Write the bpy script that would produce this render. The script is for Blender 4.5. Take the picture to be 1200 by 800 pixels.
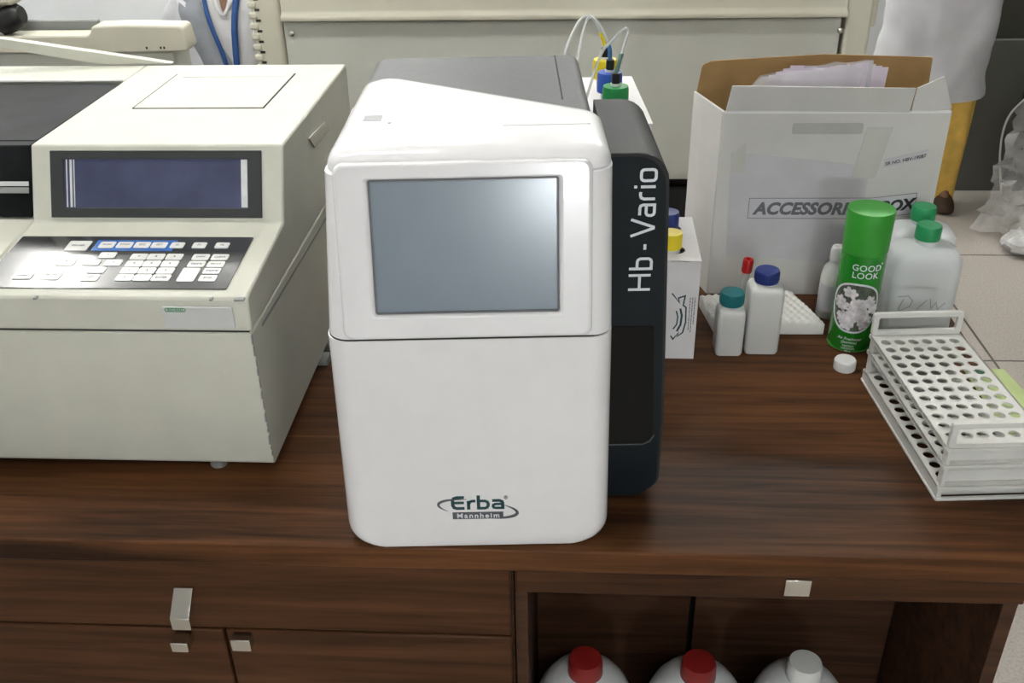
import bpy, bmesh, math, random
from mathutils import Vector, Matrix
for o in list(bpy.data.objects): bpy.data.objects.remove(o)
sc = bpy.context.scene
C = sc.collection
PI = math.pi
R = math.radians
# ------------------------------------------------------------------ camera
cam_d = bpy.data.cameras.new('camera'); cam = bpy.data.objects.new('camera', cam_d); C.objects.link(cam)
cam_d.sensor_width = 36; cam_d.lens = 34.5; cam_d.clip_start = .05
pit, yaw, roll = R(29.98), R(3.786), R(1.294)
fw = Vector((-math.sin(yaw)*math.cos(pit), math.cos(yaw)*math.cos(pit), -math.sin(pit)))
rt = Vector((math.cos(yaw), math.sin(yaw), 0)); dn = fw.cross(rt)
r2 = rt*math.cos(roll)+dn*math.sin(roll); d2 = -rt*math.sin(roll)+dn*math.cos(roll)
m = Matrix((r2, -d2, -fw)).transposed().to_4x4(); m.translation = (0, 0, 1.55)
cam.matrix_world = m
sc.camera = cam
# ------------------------------------------------------------------ light and exposure
TUBE = 34.0        # strength of the ceiling tube lamps
GLARE = 62.0       # unseen window behind the camera, added for the touch screen's glare
sc.view_settings.view_transform = 'Standard'; sc.view_settings.look = 'None'
sc.view_settings.gamma = 1; sc.view_settings.use_curve_mapping = False
sc.view_settings.exposure = 0.85
w = bpy.data.worlds.new('world'); sc.world = w; w.use_nodes = True
w.node_tree.nodes['Background'].inputs[0].default_value = (.8, .85, .9, 1)
w.node_tree.nodes['Background'].inputs[1].default_value = .15

# ------------------------------------------------------------------ materials
def mat(name, col, rough=.5, metal=0, var=.06, scale=30, bump=0, bscale=80, alpha=1, trans=0, emit=0, spec=.5, coat=0, ior=1.45):
    M = bpy.data.materials.new(name); M.use_nodes = True
    n = M.node_tree.nodes; L = M.node_tree.links; b = n['Principled BSDF']
    b.inputs['Base Color'].default_value = (*col, 1); b.inputs['Roughness'].default_value = rough
    b.inputs['Metallic'].default_value = metal; b.inputs['Specular IOR Level'].default_value = spec
    b.inputs['Alpha'].default_value = alpha; b.inputs['Transmission Weight'].default_value = trans
    b.inputs['Coat Weight'].default_value = coat; b.inputs['IOR'].default_value = ior
    tc = n.new('ShaderNodeTexCoord')
    if var:
        t = n.new('ShaderNodeTexNoise'); t.inputs['Scale'].default_value = scale; t.inputs['Detail'].default_value = 4
        L.new(tc.outputs['Object'], t.inputs['Vector'])
        r = n.new('ShaderNodeValToRGB'); r.color_ramp.elements[0].position = .3; r.color_ramp.elements[1].position = .7
        r.color_ramp.elements[0].color = (*[c*(1-var) for c in col], 1)
        r.color_ramp.elements[1].color = (*[min(1, c*(1+var)) for c in col], 1)
        L.new(t.outputs['Fac'], r.inputs['Fac']); L.new(r.outputs['Color'], b.inputs['Base Color'])
    if bump:
        t2 = n.new('ShaderNodeTexNoise'); t2.inputs['Scale'].default_value = bscale; t2.inputs['Detail'].default_value = 3
        L.new(tc.outputs['Object'], t2.inputs['Vector'])
        bp = n.new('ShaderNodeBump'); bp.inputs['Strength'].default_value = bump; bp.inputs['Distance'].default_value = .002
        L.new(t2.outputs['Fac'], bp.inputs['Height']); L.new(bp.outputs['Normal'], b.inputs['Normal'])
    if emit:
        b.inputs['Emission Color'].default_value = (*col, 1); b.inputs['Emission Strength'].default_value = emit
    return M

def wood(name, dark, light, rough=.38, sx=1.0, spec=.12):
    M = bpy.data.materials.new(name); M.use_nodes = True
    n = M.node_tree.nodes; L = M.node_tree.links; b = n['Principled BSDF']
    tc = n.new('ShaderNodeTexCoord'); mp = n.new('ShaderNodeMapping')
    mp.inputs['Scale'].default_value = (1.1*sx, 26, 26); L.new(tc.outputs['Object'], mp.inputs['Vector'])
    t = n.new('ShaderNodeTexNoise'); t.inputs['Scale'].default_value = 2.2; t.inputs['Detail'].default_value = 8
    t.inputs['Roughness'].default_value = .65; t.inputs['Distortion'].default_value = .5
    L.new(mp.outputs['Vector'], t.inputs['Vector'])
    mp2 = n.new('ShaderNodeMapping'); mp2.inputs['Scale'].default_value = (.8*sx, 6, 6); L.new(tc.outputs['Object'], mp2.inputs['Vector'])
    t3 = n.new('ShaderNodeTexNoise'); t3.inputs['Scale'].default_value = 1.6; t3.inputs['Detail'].default_value = 3
    L.new(mp2.outputs['Vector'], t3.inputs['Vector'])
    mx = n.new('ShaderNodeMath'); mx.operation = 'MULTIPLY_ADD'; mx.inputs[1].default_value = .6
    ml = n.new('ShaderNodeMath'); ml.operation = 'MULTIPLY'; ml.inputs[1].default_value = .4
    L.new(t3.outputs['Fac'], ml.inputs[0]); L.new(t.outputs['Fac'], mx.inputs[0]); L.new(ml.outputs[0], mx.inputs[2])
    r = n.new('ShaderNodeValToRGB'); e = r.color_ramp.elements
    e[0].position = .38; e[0].color = (*dark, 1); e[1].position = .64; e[1].color = (*light, 1)
    mid = e.new(.5); mid.color = (*[(a*.55+c*.45) for a, c in zip(dark, light)], 1)
    L.new(mx.outputs[0], r.inputs['Fac']); L.new(r.outputs['Color'], b.inputs['Base Color'])
    b.inputs['Roughness'].default_value = rough; b.inputs['Specular IOR Level'].default_value = spec
    return M

WOOD = wood('walnut_laminate_top', (.024, .010, .005), (.140, .056, .020), .48)
WOODF = wood('walnut_laminate_front', (.033, .013, .006), (.105, .045, .019), .45)
WOODD = wood('walnut_laminate_inside', (.035, .017, .010), (.10, .048, .026), .6)
WHITE = mat('glossy_white_plastic', (.83, .82, .83), .22, var=.015, coat=.3)
DARKT = mat('lightened_textured_plastic', (.10, .102, .105), .45, spec=.3, var=.08, scale=200, bump=.1, bscale=900)  # charcoal lightened to carry the lamp reflection on the housing top
DARK = mat('charcoal_plastic', (.030, .031, .031), .5, spec=.2, var=.1, scale=200, bump=.1, bscale=900)
DARKF = mat('blue_black_plastic', (.007, .011, .014), .42, var=.1, spec=.25)
SMOKE = mat('smoked_gloss', (.003, .003, .003), .2, var=0, spec=.2)
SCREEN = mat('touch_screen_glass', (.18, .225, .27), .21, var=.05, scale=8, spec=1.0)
LOGO = mat('dark_teal_print', (.012, .06, .07), .5, var=0)
LOGOG = mat('grey_print', (.09, .10, .11), .5, var=0)
PRINTW = mat('white_print', (.72, .76, .8), .5, var=0)
CREAM = mat('cream_painted_metal', (.60, .60, .52), .42, var=.04, scale=14, bump=.15, bscale=400)
CREAM2 = mat('cream_moulding', (.66, .64, .53), .45, var=.03, scale=10)
CREAMI = mat('grey_cream_panel', (.65, .66, .60), .5, var=.05, scale=5, bump=.1, bscale=300)
GREYM = mat('grey_metal', (.25, .26, .25), .5, var=.06)
BEZEL = mat('dark_grey_bezel', (.045, .048, .048), .4, var=.05, spec=.3)
LCD = mat('navy_display_glass', (.06, .068, .13), .2, var=.25, scale=12, coat=.5)
CHROME = mat('brushed_nickel', (.62, .60, .55), .25, 1, var=.04)
STRIP = mat('painted_reflection', (.85, .88, .88), .2, .3, var=.1, scale=60)  # pale colour paints the reflections along the display's side edges
KEYPAD = mat('black_membrane', (.022, .024, .026), .16, var=.05, coat=.3)
KEYW = mat('white_key', (.78, .78, .76), .25, var=.03)
KEYB = mat('blue_membrane', (.03, .13, .42), .25, var=.03)
SEAM = mat('seam_shadow_gap', (.02, .02, .018), .8, var=0)
GREENP = mat('green_print', (.05, .25, .10), .5, var=0)
LABELP = mat('pale_label', (.60, .61, .61), .5, var=.03)
CARD = mat('white_cardboard', (.60, .59, .57), .75, var=.07, scale=9, bump=.15, bscale=60)
CARDI = mat('brown_cardboard', (.30, .18, .07), .85, var=.1, scale=25, bump=.2, bscale=50)
CARTON = mat('white_carton', (.80, .79, .80), .6, var=.03)
PAPER = mat('paper_label', (.55, .545, .58), .6, var=.03)
PINKP = mat('pinkish_paper', (.62, .55, .64), .6, var=.08, scale=15)
TAPE = mat('clear_tape', (.56, .565, .52), .2, var=.05, scale=20)
TAPEG = mat('grey_glossy_film', (.555, .545, .575), .35, var=.06, scale=16, spec=.4)
BAG = mat('clear_polythene', (.78, .78, .80), .12, var=.15, scale=9, alpha=.42, spec=.9, bump=.8, bscale=18)
BAGF = mat('crinkled_polythene', (.62, .61, .59), .22, var=.4, scale=14, alpha=.42, spec=.8, bump=1, bscale=25)
INK = mat('black_ink', (.02, .02, .025), .6, var=0)
INKG = mat('faded_ink', (.13, .13, .15), .6, var=0)
HDPE = mat('white_bottle_plastic', (.66, .67, .65), .38, var=.03)
HDPE2 = mat('milky_bottle_plastic', (.68, .70, .71), .33, var=.05, scale=10)
TEAL = mat('teal_cap_plastic', (.012, .16, .18), .4, var=.04)
BLUE = mat('blue_cap_plastic', (.03, .09, .42), .4, var=.04)
NAVY = mat('navy_cap_plastic', (.018, .035, .18), .4, var=.04)
YELLOW = mat('yellow_cap_plastic', (.78, .62, .02), .4, var=.04)
GREENC = mat('green_cap_plastic', (.02, .28, .10), .4, var=.04)
GREEND = mat('deep_green_cap_plastic', (.02, .25, .07), .42, var=.04)
RED = mat('red_cap_plastic', (.42, .012, .01), .4, var=.1)
DRED = mat('dark_red_cap_plastic', (.22, .012, .010), .4, var=.1)
BLACK = mat('black_plastic', (.015, .015, .016), .4, var=.05)
TUBEM = mat('clear_tubing', (.75, .77, .76), .2, var=.03, alpha=.6)
TUBEB = mat('blue_sleeve', (.05, .16, .38), .4, var=.03)
TUBEG = mat('grey_green_sleeve', (.10, .18, .15), .4, var=.03)
GLASS = mat('test_tube_glass', (.75, .75, .75), .08, var=0, alpha=.4)
FOAM = mat('white_foam', (.70, .69, .66), .8, var=.04, scale=40, bump=.4, bscale=160)
CANG = mat('green_can_print', (.014, .23, .016), .24, var=.06, scale=20, coat=.3)
CANC = mat('green_can_cap', (.035, .29, .03), .4, var=.05)
CANPIC = mat('floral_picture_ground', (.09, .11, .08), .35, var=.5, scale=90)
PETAL = mat('pale_petal_print', (.74, .72, .74), .4, var=.3, scale=120)
RACK = mat('rack_plastic', (.68, .675, .645), .42, var=.05, scale=25)
LIME = mat('lime_card', (.52, .63, .28), .55, var=.06)
GREYB = mat('grey_band_print', (.35, .40, .27), .5, var=.03)
COAT = mat('white_coat_cotton', (.60, .60, .63), .85, var=.05, scale=12, bump=.3, bscale=40)
SHIRT = mat('pale_shirt_cotton', (.70, .69, .70), .85, var=.05, bump=.2, bscale=50)
SCARF = mat('sheer_grey_scarf', (.36, .38, .42), .8, var=.1, scale=20, alpha=.75)
LANY = mat('blue_ribbon', (.02, .075, .25), .6, var=.05)
SKIN = mat('brown_skin', (.23, .115, .07), .55, var=.06)
HAIR = mat('black_hair', (.012, .01, .009), .5, var=.1)
YCLOTH = mat('mustard_cloth', (.74, .47, .10), .8, var=.2, scale=14, bump=.3, bscale=30)
SHOE = mat('brown_leather', (.05, .025, .012), .5, var=.1)
WALLR = mat('low_bounce_wall', (.16, .16, .14), .8, var=.05, scale=2)  # unseen right wall, darkened to cut its bounce onto the cream analyser
WALL = mat('blue_grey_wall_paint', (.68, .71, .73), .8, var=.03, scale=2)
CEIL = mat('white_ceiling_paint', (.75, .75, .74), .9, var=.02, scale=2)
OLIVE = mat('olive_grey_metal', (.055, .053, .038), .6, var=.06, scale=5)
LAMP = mat('lamp_diffuser', (1, .99, .95), .5, var=0, emit=TUBE)
PANE = mat('glare_window_pane', (.92, .97, 1), .3, var=0, emit=GLARE)
FRAMEM = mat('white_window_frame', (.7, .7, .7), .5, var=.02)
CABLEW = mat('white_cable', (.62, .62, .60), .5, var=.02)

def tile_mat():
    M = bpy.data.materials.new('floor_tile'); M.use_nodes = True
    n = M.node_tree.nodes; L = M.node_tree.links; b = n['Principled BSDF']
    tc = n.new('ShaderNodeTexCoord'); mp = n.new('ShaderNodeMapping')
    mp.inputs['Location'].default_value = (-1.275, -2.596, 0); L.new(tc.outputs['Object'], mp.inputs['Vector'])
    br = n.new('ShaderNodeTexBrick'); br.offset = 0; br.inputs['Scale'].default_value = 1
    br.inputs['Brick Width'].default_value = .75; br.inputs['Row Height'].default_value = .75
    br.inputs['Mortar Size'].default_value = .004; br.inputs['Mortar Smooth'].default_value = .1
    br.inputs['Color1'].default_value = (.60, .55, .50, 1); br.inputs['Color2'].default_value = (.57, .52, .475, 1)
    br.inputs['Mortar'].default_value = (.13, .12, .10, 1); L.new(mp.outputs['Vector'], br.inputs['Vector'])
    t = n.new('ShaderNodeTexNoise'); t.inputs['Scale'].default_value = 160; L.new(tc.outputs['Object'], t.inputs['Vector'])
    mx = n.new('ShaderNodeMix'); mx.data_type = 'RGBA'; mx.blend_type = 'MULTIPLY'; mx.inputs[0].default_value = .5
    r = n.new('ShaderNodeValToRGB'); r.color_ramp.elements[0].position = .35; r.color_ramp.elements[0].color = (.65, .62, .6, 1)
    r.color_ramp.elements[1].position = .55
    L.new(t.outputs['Fac'], r.inputs['Fac']); L.new(br.outputs['Color'], mx.inputs[6]); L.new(r.outputs['Color'], mx.inputs[7])
    L.new(mx.outputs[2], b.inputs['Base Color']); b.inputs['Roughness'].default_value = .35
    return M
TILE = tile_mat()

# ------------------------------------------------------------------ mesh helpers
class MB:
    def __init__(s): s.v = []; s.f = []
    def add(s, vs, fs):
        k = len(s.v); s.v += [tuple(v) for v in vs]; s.f += [tuple(i+k for i in f) for f in fs]; return s
    def box(s, x0, x1, y0, y1, z0, z1):
        return s.add([(x, y, z) for z in (z0, z1) for y in (y0, y1) for x in (x0, x1)],
                     [(0, 2, 3, 1), (4, 5, 7, 6), (0, 1, 5, 4), (2, 6, 7, 3), (0, 4, 6, 2), (1, 3, 7, 5)])
    def rings(s, rs, cap0=True, cap1=True, closed=False):
        n = len(rs[0]); vs = [p for r in rs for p in r]; fs = []
        for k in range(len(rs)-1):
            for i in range(n):
                j = (i+1) % n; fs.append((k*n+i, k*n+j, (k+1)*n+j, (k+1)*n+i))
        if closed:
            k = len(rs)-1
            for i in range(n):
                j = (i+1) % n; fs.append((k*n+i, k*n+j, j, i))
        else:
            if cap0: fs.append(tuple(range(n-1, -1, -1)))
            if cap1: fs.append(tuple((len(rs)-1)*n+i for i in range(n)))
        return s.add(vs, fs)
    def prism(s, pts, axis, a, b):      # pts: 2-D polygon in the two other axes
        def P(p, t):
            return {'x': (t, p[0], p[1]), 'y': (p[0], t, p[1]), 'z': (p[0], p[1], t)}[axis]
        return s.rings([[P(p, a) for p in pts], [P(p, b) for p in pts]])
    def ringprism(s, out, inn, axis, a, b):
        def P(p, t):
            return {'x': (t, p[0], p[1]), 'y': (p[0], t, p[1]), 'z': (p[0], p[1], t)}[axis]
        return s.rings([[P(p, a) for p in out], [P(p, b) for p in out], [P(p, b) for p in inn], [P(p, a) for p in inn]], closed=True)
    def lathe(s, prof, c=(0, 0, 0), n=32, ax='z'):
        rs = []
        for r, h in prof:
            ring = []
            for i in range(n):
                a = 2*PI*i/n; x, y = r*math.cos(a), r*math.sin(a)
                q = {'z': (x, y, h), 'y': (x, h, y), 'x': (h, x, y)}[ax]
                ring.append((c[0]+q[0], c[1]+q[1], c[2]+q[2]))
            rs.append(ring)
        return s.rings(rs)
    def tube(s, pts, r, n=10):
        pts = [Vector(p) for p in pts]; rs = []
        up = Vector((0.13, .21, 1)).normalized()
        for i, p in enumerate(pts):
            t = (pts[min(i+1, len(pts)-1)]-pts[max(i-1, 0)]).normalized()
            a = t.cross(up)
            if a.length < .05: a = t.cross(Vector((1, 0, 0)))
            a.normalize(); b = t.cross(a)
            rr = r[i] if isinstance(r, (list, tuple)) else r
            rs.append([tuple(p+a*rr*math.cos(2*PI*k/n)+b*rr*math.sin(2*PI*k/n)) for k in range(n)])
        return s.rings(rs)
    def build(s, name, m=None, parent=None, bevel=0, seg=2, smooth=True, loc=None, rot=None, label=None, angle=40, sub=0):
        me = bpy.data.meshes.new(name); me.from_pydata(s.v, [], s.f); me.update()
        bm = bmesh.new(); bm.from_mesh(me); bmesh.ops.recalc_face_normals(bm, faces=bm.faces); bm.to_mesh(me); bm.free()
        if m: me.materials.append(m)
        o = bpy.data.objects.new(name, me); C.objects.link(o); o.parent = parent
        if loc: o.location = loc
        if rot: o.rotation_euler = rot
        if sub:
            d = o.modifiers.new('sub', 'SUBSURF'); d.levels = sub; d.render_levels = sub
        if bevel:
            b = o.modifiers.new('bevel', 'BEVEL'); b.width = bevel; b.segments = seg; b.limit_method = 'ANGLE'; b.angle_limit = R(35)
            b.harden_normals = False
        if smooth:
            for p in me.polygons: p.use_smooth = True
            if not sub: me.set_sharp_from_angle(angle=R(angle))
        if label: o['label'] = label
        return o

def rpoly(pts, rad, m=6):
    out = []; n = len(pts)
    for i, p in enumerate(pts):
        p = Vector(p); a = (Vector(pts[i-1])-p); b = (Vector(pts[(i+1) % n])-p)
        r = rad[i] if isinstance(rad, (list, tuple)) else rad
        la, lb = a.length, b.length; a.normalize(); b.normalize()
        ang = a.angle(b) if hasattr(a, 'angle') else PI/2
        d = min(r/math.tan(ang/2), la*.49, lb*.49); rr = d*math.tan(ang/2)
        bis = (a+b).normalized(); c = p+bis*(rr/math.sin(ang/2))
        s0 = p+a*d-c; s1 = p+b*d-c
        a0 = math.atan2(s0.y, s0.x); a1 = math.atan2(s1.y, s1.x); da = (a1-a0+PI) % (2*PI)-PI
        for k in range(m+1):
            t = a0+da*k/m; out.append((c.x+rr*math.cos(t), c.y+rr*math.sin(t)))
    return out
def rrect(x0, x1, y0, y1, r, m=6): return rpoly([(x0, y0), (x1, y0), (x1, y1), (x0, y1)], r, m)

def tag(o, label, cat, group=None):
    o['label'] = label; o['category'] = cat
    if group: o['group'] = group
    return o
def thing(name, label, cat, loc=(0, 0, 0), rz=0, group=None):
    o = bpy.data.objects.new(name, None); o.empty_display_size = .05; C.objects.link(o)
    o.location = loc; o.rotation_euler = (0, 0, rz); return tag(o, label, cat, group)
def struct(o): o['kind'] = 'structure'; return o

def text_mb(s, size=.02, bold=0, shear=0, align='CENTER', spacing=1, depth=.0002):
    cu = bpy.data.curves.new('t', 'FONT'); cu.body = s; cu.size = size; cu.offset = bold; cu.shear = shear
    cu.align_x = align; cu.extrude = depth; cu.space_character = spacing; cu.resolution_u = 3
    o = bpy.data.objects.new('t', cu); C.objects.link(o)
    bpy.context.view_layer.update()
    me = bpy.data.meshes.new_from_object(o.evaluated_get(bpy.context.evaluated_depsgraph_get()))
    mb = MB(); mb.v = [tuple(v.co) for v in me.vertices]; mb.f = [tuple(p.vertices) for p in me.polygons]
    bpy.data.objects.remove(o); bpy.data.meshes.remove(me); bpy.data.curves.remove(cu)
    return mb
def text_up(s, x, y, z, **k):       # lettering standing in the x-z plane, read from -y
    mb = text_mb(s, **k); mb.v = [(v[0]+x, y-v[2], v[1]+z) for v in mb.v]; return mb
def wrap(mb, r, az, z, cx=0, cy=0):     # wrap flat x-y lettering round a vertical cylinder; az = facing angle
    mb.v = [(cx+(r+v[2])*math.cos(az+v[0]/r), cy+(r+v[2])*math.sin(az+v[0]/r), z+v[1]) for v in mb.v]; return mb
def stroke(mb, pts, w, h=.0003, closed=False):  # flat ribbon along a 2-D line, in x-y
    P = [Vector((p[0], p[1])) for p in pts]; n = len(P); L = []; Rr = []
    for i in range(n):
        if closed: a, b = P[i-1], P[(i+1) % n]
        else: a, b = P[max(i-1, 0)], P[min(i+1, n-1)]
        d1 = (P[i]-a).normalized() if (P[i]-a).length > 1e-9 else (b-P[i]).normalized()
        d2 = (b-P[i]).normalized() if (b-P[i]).length > 1e-9 else d1
        t = (d1+d2).normalized(); nn = Vector((-t.y, t.x)); k = max(.5, nn.dot(Vector((-d1.y, d1.x))))
        ww = (w[i] if isinstance(w, list) else w)/2/k
        L.append(P[i]+nn*ww); Rr.append(P[i]-nn*ww)
    vs = []; fs = []
    for i in range(n): vs += [(L[i].x, L[i].y, 0), (Rr[i].x, Rr[i].y, 0), (L[i].x, L[i].y, h), (Rr[i].x, Rr[i].y, h)]
    for i in range(n if closed else n-1):
        a = i*4; b = ((i+1) % n)*4
        fs += [(a+2, a+3, b+3, b+2), (a, a+2, b+2, b), (a+1, b+1, b+3, a+3), (a, b, b+1, a+1)]
    if not closed: fs += [(0, 1, 3, 2), ((n-1)*4, (n-1)*4+2, (n-1)*4+3, (n-1)*4+1)]
    return mb.add(vs, fs)
def perforated(mb, nx, ny, x0, y0, px, py, r, z0, z1, X0, X1, Y0, Y1, n=16):
    # plate X0..X1, Y0..Y1 with an nx x ny field of round holes
    for i in range(nx):
        for j in range(ny):
            cx, cy = x0+i*px, y0+j*py; ci = []; sq = []
            for k in range(n):
                a = 2*PI*(k+.0)/n; c, s_ = math.cos(a), math.sin(a); t = 1/max(abs(c), abs(s_))
                ci.append((cx+r*c, cy+r*s_)); sq.append((cx+px/2*c*t, cy+py/2*s_*t))
            vs = [(p[0], p[1], z) for z in (z0, z1) for p in sq+ci]; fs = []
            for k in range(n):
                l = (k+1) % n
                fs += [(2*n+k, 2*n+l, 3*n+l, 3*n+k), (k, n+k, n+l, l), (n+k, 3*n+k, 3*n+l, n+l)]
            mb.add(vs, fs)
    a0, a1, b0, b1 = x0-px/2, x0+(nx-.5)*px, y0-py/2, y0+(ny-.5)*py
    if b0 > Y0+1e-5: mb.box(X0, X1, Y0, b0, z0, z1)
    if b1 < Y1-1e-5: mb.box(X0, X1, b1, Y1, z0, z1)
    if a0 > X0+1e-5: mb.box(X0, a0, b0, b1, z0, z1)
    if a1 < X1-1e-5: mb.box(a1, X1, b0, b1, z0, z1)
    return mb
def arc(cx, cy, rx, ry, a0, a1, n=20): return [(cx+rx*math.cos(R(a0+(a1-a0)*k/n)), cy+ry*math.sin(R(a0+(a1-a0)*k/n))) for k in range(n+1)]
def bez(pts, n=24):
    def ev(t):
        q = [Vector(p) for p in pts]
        while len(q) > 1: q = [q[i].lerp(q[i+1], t) for i in range(len(q)-1)]
        return q[0]
    return [ev(k/n) for k in range(n+1)]
def spline(pts, n=8):       # Catmull-Rom through the points
    P = [Vector(p) for p in pts]; P = [P[0]*2-P[1]]+P+[P[-1]*2-P[-2]]; out = []
    for i in range(1, len(P)-2):
        for k in range(n):
            t = k/n; a, b, c, d = P[i-1:i+3]
            out.append(.5*((2*b)+(c-a)*t+(2*a-5*b+4*c-d)*t*t+(3*b-a-3*c+d)*t**3))
    return out+[P[-2]]

# ------------------------------------------------------------------ the room
X0, X1, Y0, Y1, H = -3.2, 2.9, -2.4, 4.6, 3.0
struct(MB().box(X0, X1, Y0, Y1, -.1, 0).build('floor', TILE, smooth=False))
struct(MB().box(X0, X1, Y0, Y1, H, H+.1).build('ceiling', CEIL, smooth=False))
struct(MB().box(X0, X1, Y1, Y1+.1, 0, H).build('wall_back', WALL, smooth=False))
struct(MB().box(X0-.1, X0, Y0, Y1, 0, H).build('wall_left', WALL, smooth=False))
struct(MB().box(X1, X1+.1, Y0, Y1, 0, H).build('wall_right', WALLR, smooth=False))
wx0, wx1, wz0, wz1 = .30, .56, 1.30, 1.62  # added window opening, placed and sized for the screen glare
fr = MB().box(X0, wx0, Y0-.1, Y0, 0, H).box(wx1, X1, Y0-.1, Y0, 0, H).box(wx0, wx1, Y0-.1, Y0, 0, wz0).box(wx0, wx1, Y0-.1, Y0, wz1, H)
struct(fr.build('wall_front', WALL, smooth=False))
wn = thing('glare_window_1', '', ''); del wn['label']; del wn['category']; struct(wn)
wn.location = ((wx0+wx1)/2, Y0, wz0)
hw = (wx1-wx0)/2; hh = wz1-wz0
MB().box(-hw, hw, -.05, -.04, 0, hh).build('pane', PANE, wn, smooth=False)
f = MB()
for a in (-hw, hw-.03): f.box(a, a+.03, -.04, -.01, 0, hh)
f.box(-hw, hw, -.04, -.012, 0, .04).box(-hw, hw, -.04, -.012, hh-.04, hh)
f.build('window_frame', FRAMEM, wn)
for nm, bb in (('baseboard_back', (X0, X1, Y1-.015, Y1, 0, .1)), ('baseboard_right', (X1-.015, X1, Y0, Y1-.02, 0, .1)), ('baseboard_left', (X0, X0+.015, Y0, Y1-.02, 0, .1))):
    struct(MB().box(*bb).build(nm, CEIL, bevel=.003))
# ceiling tube lamps
for k, (x, y, lab) in enumerate([(-2.3, 3.55, 'twin tube ceiling lamp near the left wall, turned across the others'), (-1.2, 4.0, 'twin tube ceiling lamp over the back of the room'),
                            (.9, 3.9, 'twin tube ceiling lamp over the floor behind the counter on the right'), (-.95, 1.5, 'twin tube ceiling lamp above the left half of the counter'), (.35, -1.4, 'twin tube ceiling lamp nearest the window wall')]):
    t = thing('ceiling_lamp', lab, 'lamp', (x, y, H), PI/2 if k == 0 else 0, 'ceiling tube lamps')
    MB().box(-.62, .62, -.11, .11, -.05, 0).build('housing', CEIL, t, bevel=.004)
    for s in (-1, 1):
        MB().lathe([(.014, -.6), (.019, -.59), (.019, .59), (.014, .6)], (0, s*.055, -.072), 12, 'x').build('tube', LAMP, t)

# ------------------------------------------------------------------ counter
WY0, WY1, WX0, WX1 = .886, 1.74, -1.7, .64
top = MB().box(WX0, WX1, WY0, WY1, .717, .75).build('worktop', WOOD, bevel=.002)
tag(top, 'dark walnut laminate worktop carrying all the analysers', 'worktop')
cabinet = thing('drawer_cabinet', 'dark walnut drawer and door cabinet below the two left analysers', 'cabinet', (-.066, .905, 0))
MB().box(-1.6, -.0, .02, .60, .08, .717).box(-1.58, -.02, .05, .6, 0, .08).build('carcass', WOODD, cabinet, bevel=.001)
d1 = MB().box(-1.6, -.003, 0, .019, .588, .702).build('drawer', WOODF, cabinet, bevel=.0025)
for nm, a, b in (('door', -1.6, -.384), ('door', -.380, -.003)):
    d = MB().box(a, b, 0, .019, .085, .584).build(nm, WOODF, cabinet, bevel=.0025)
    if a < -1: kx = -.436
    else: kx = -.357
    if a > -1:
        MB().box(kx-.013, kx+.013, -.016, -.0003, .562, .582).build('knob', CHROME, d, bevel=.0015, label='small square nickel knob')
    else:
        MB().box(kx-.011, kx+.012, -.024, -.0003, .566, .582).build('knob', CHROME, d, bevel=.0015, label='small square nickel knob')
# bent strip handle on the drawer
pf = [(0, .079), (-.003, .079), (-.032, .053), (-.032, .034), (-.029, .034), (-.029, .051), (-.0025, .074), (0, .074)]
hm = MB().prism(pf, 'x', -.0125, .0125)
hm.build('handle', CHROME, d1, bevel=.0008, loc=(-.421, -.0003, .582), label='bent nickel strip handle')
# open bay on the right
bay = thing('open_cabinet', 'open fronted dark walnut cabinet bay holding plastic bottles', 'cabinet', (-.066, .905, 0))
MB().box(.002, .018, .01, .6, .08, .717).build('side_panel', WOODD, bay, bevel=.001)
MB().box(.604, .622, .01, .6, 0, .717).build('side_panel', WOODD, bay, bevel=.001)
MB().box(.004, .622, 0, .018, .664, .703).build('apron_rail', WOODF, bay, bevel=.002)
MB().box(.019, .272, .30, .315, .08, .717).build('back_panel', WOODD, bay, bevel=.001)
MB().box(.281, .603, .30, .315, .08, .717).build('back_panel', WOODD, bay, bevel=.001)
MB().box(.019, .603, .33, .335, .1, .717).build('rear_board', BLACK, bay)
MB().box(.019, .603, .01, .299, .08, .1).build('bottom_shelf', WOODD, bay, bevel=.001)
MB().box(.333, .364, -.003, -.0002, .672, .698).build('catch_plate', CHROME, bay, bevel=.0008, label='nickel catch plate on the rail')
# bottles in the bay
def jug(x, lab, capm, bodym, h=.30, r=.074, capr=.026):
    t = thing('plastic_jug', lab, 'bottle', (x, 1.010, .1), 0, 'plastic jugs in the open cabinet')
    s = h-.06
    MB().lathe([(r*.93, 0), (r, .01), (r, s), (r*.97, s+.016), (r*.88, s+.034), (r*.74, s+.050), (r*.55, s+.062), (r*.36, s+.068), (.02, s+.070), (.02, s+.076)], n=44).build('body', bodym, t, angle=80)
    MB().lathe([(capr*.94, s+.060), (capr, s+.063), (capr*.96, s+.090), (capr*.88, s+.096), (capr*.4, s+.097)], n=36).build('cap', capm, t, angle=50)
jug(.030, 'white plastic jug with red cap, nearest the drawers', DRED, HDPE2)
jug(.194, 'white plastic jug with red cap, middle of the three in the open bay', DRED, HDPE2)
jug(.345, 'white plastic jug with white cap in the open bay', HDPE, HDPE2, .305, .070, .0255)

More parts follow.
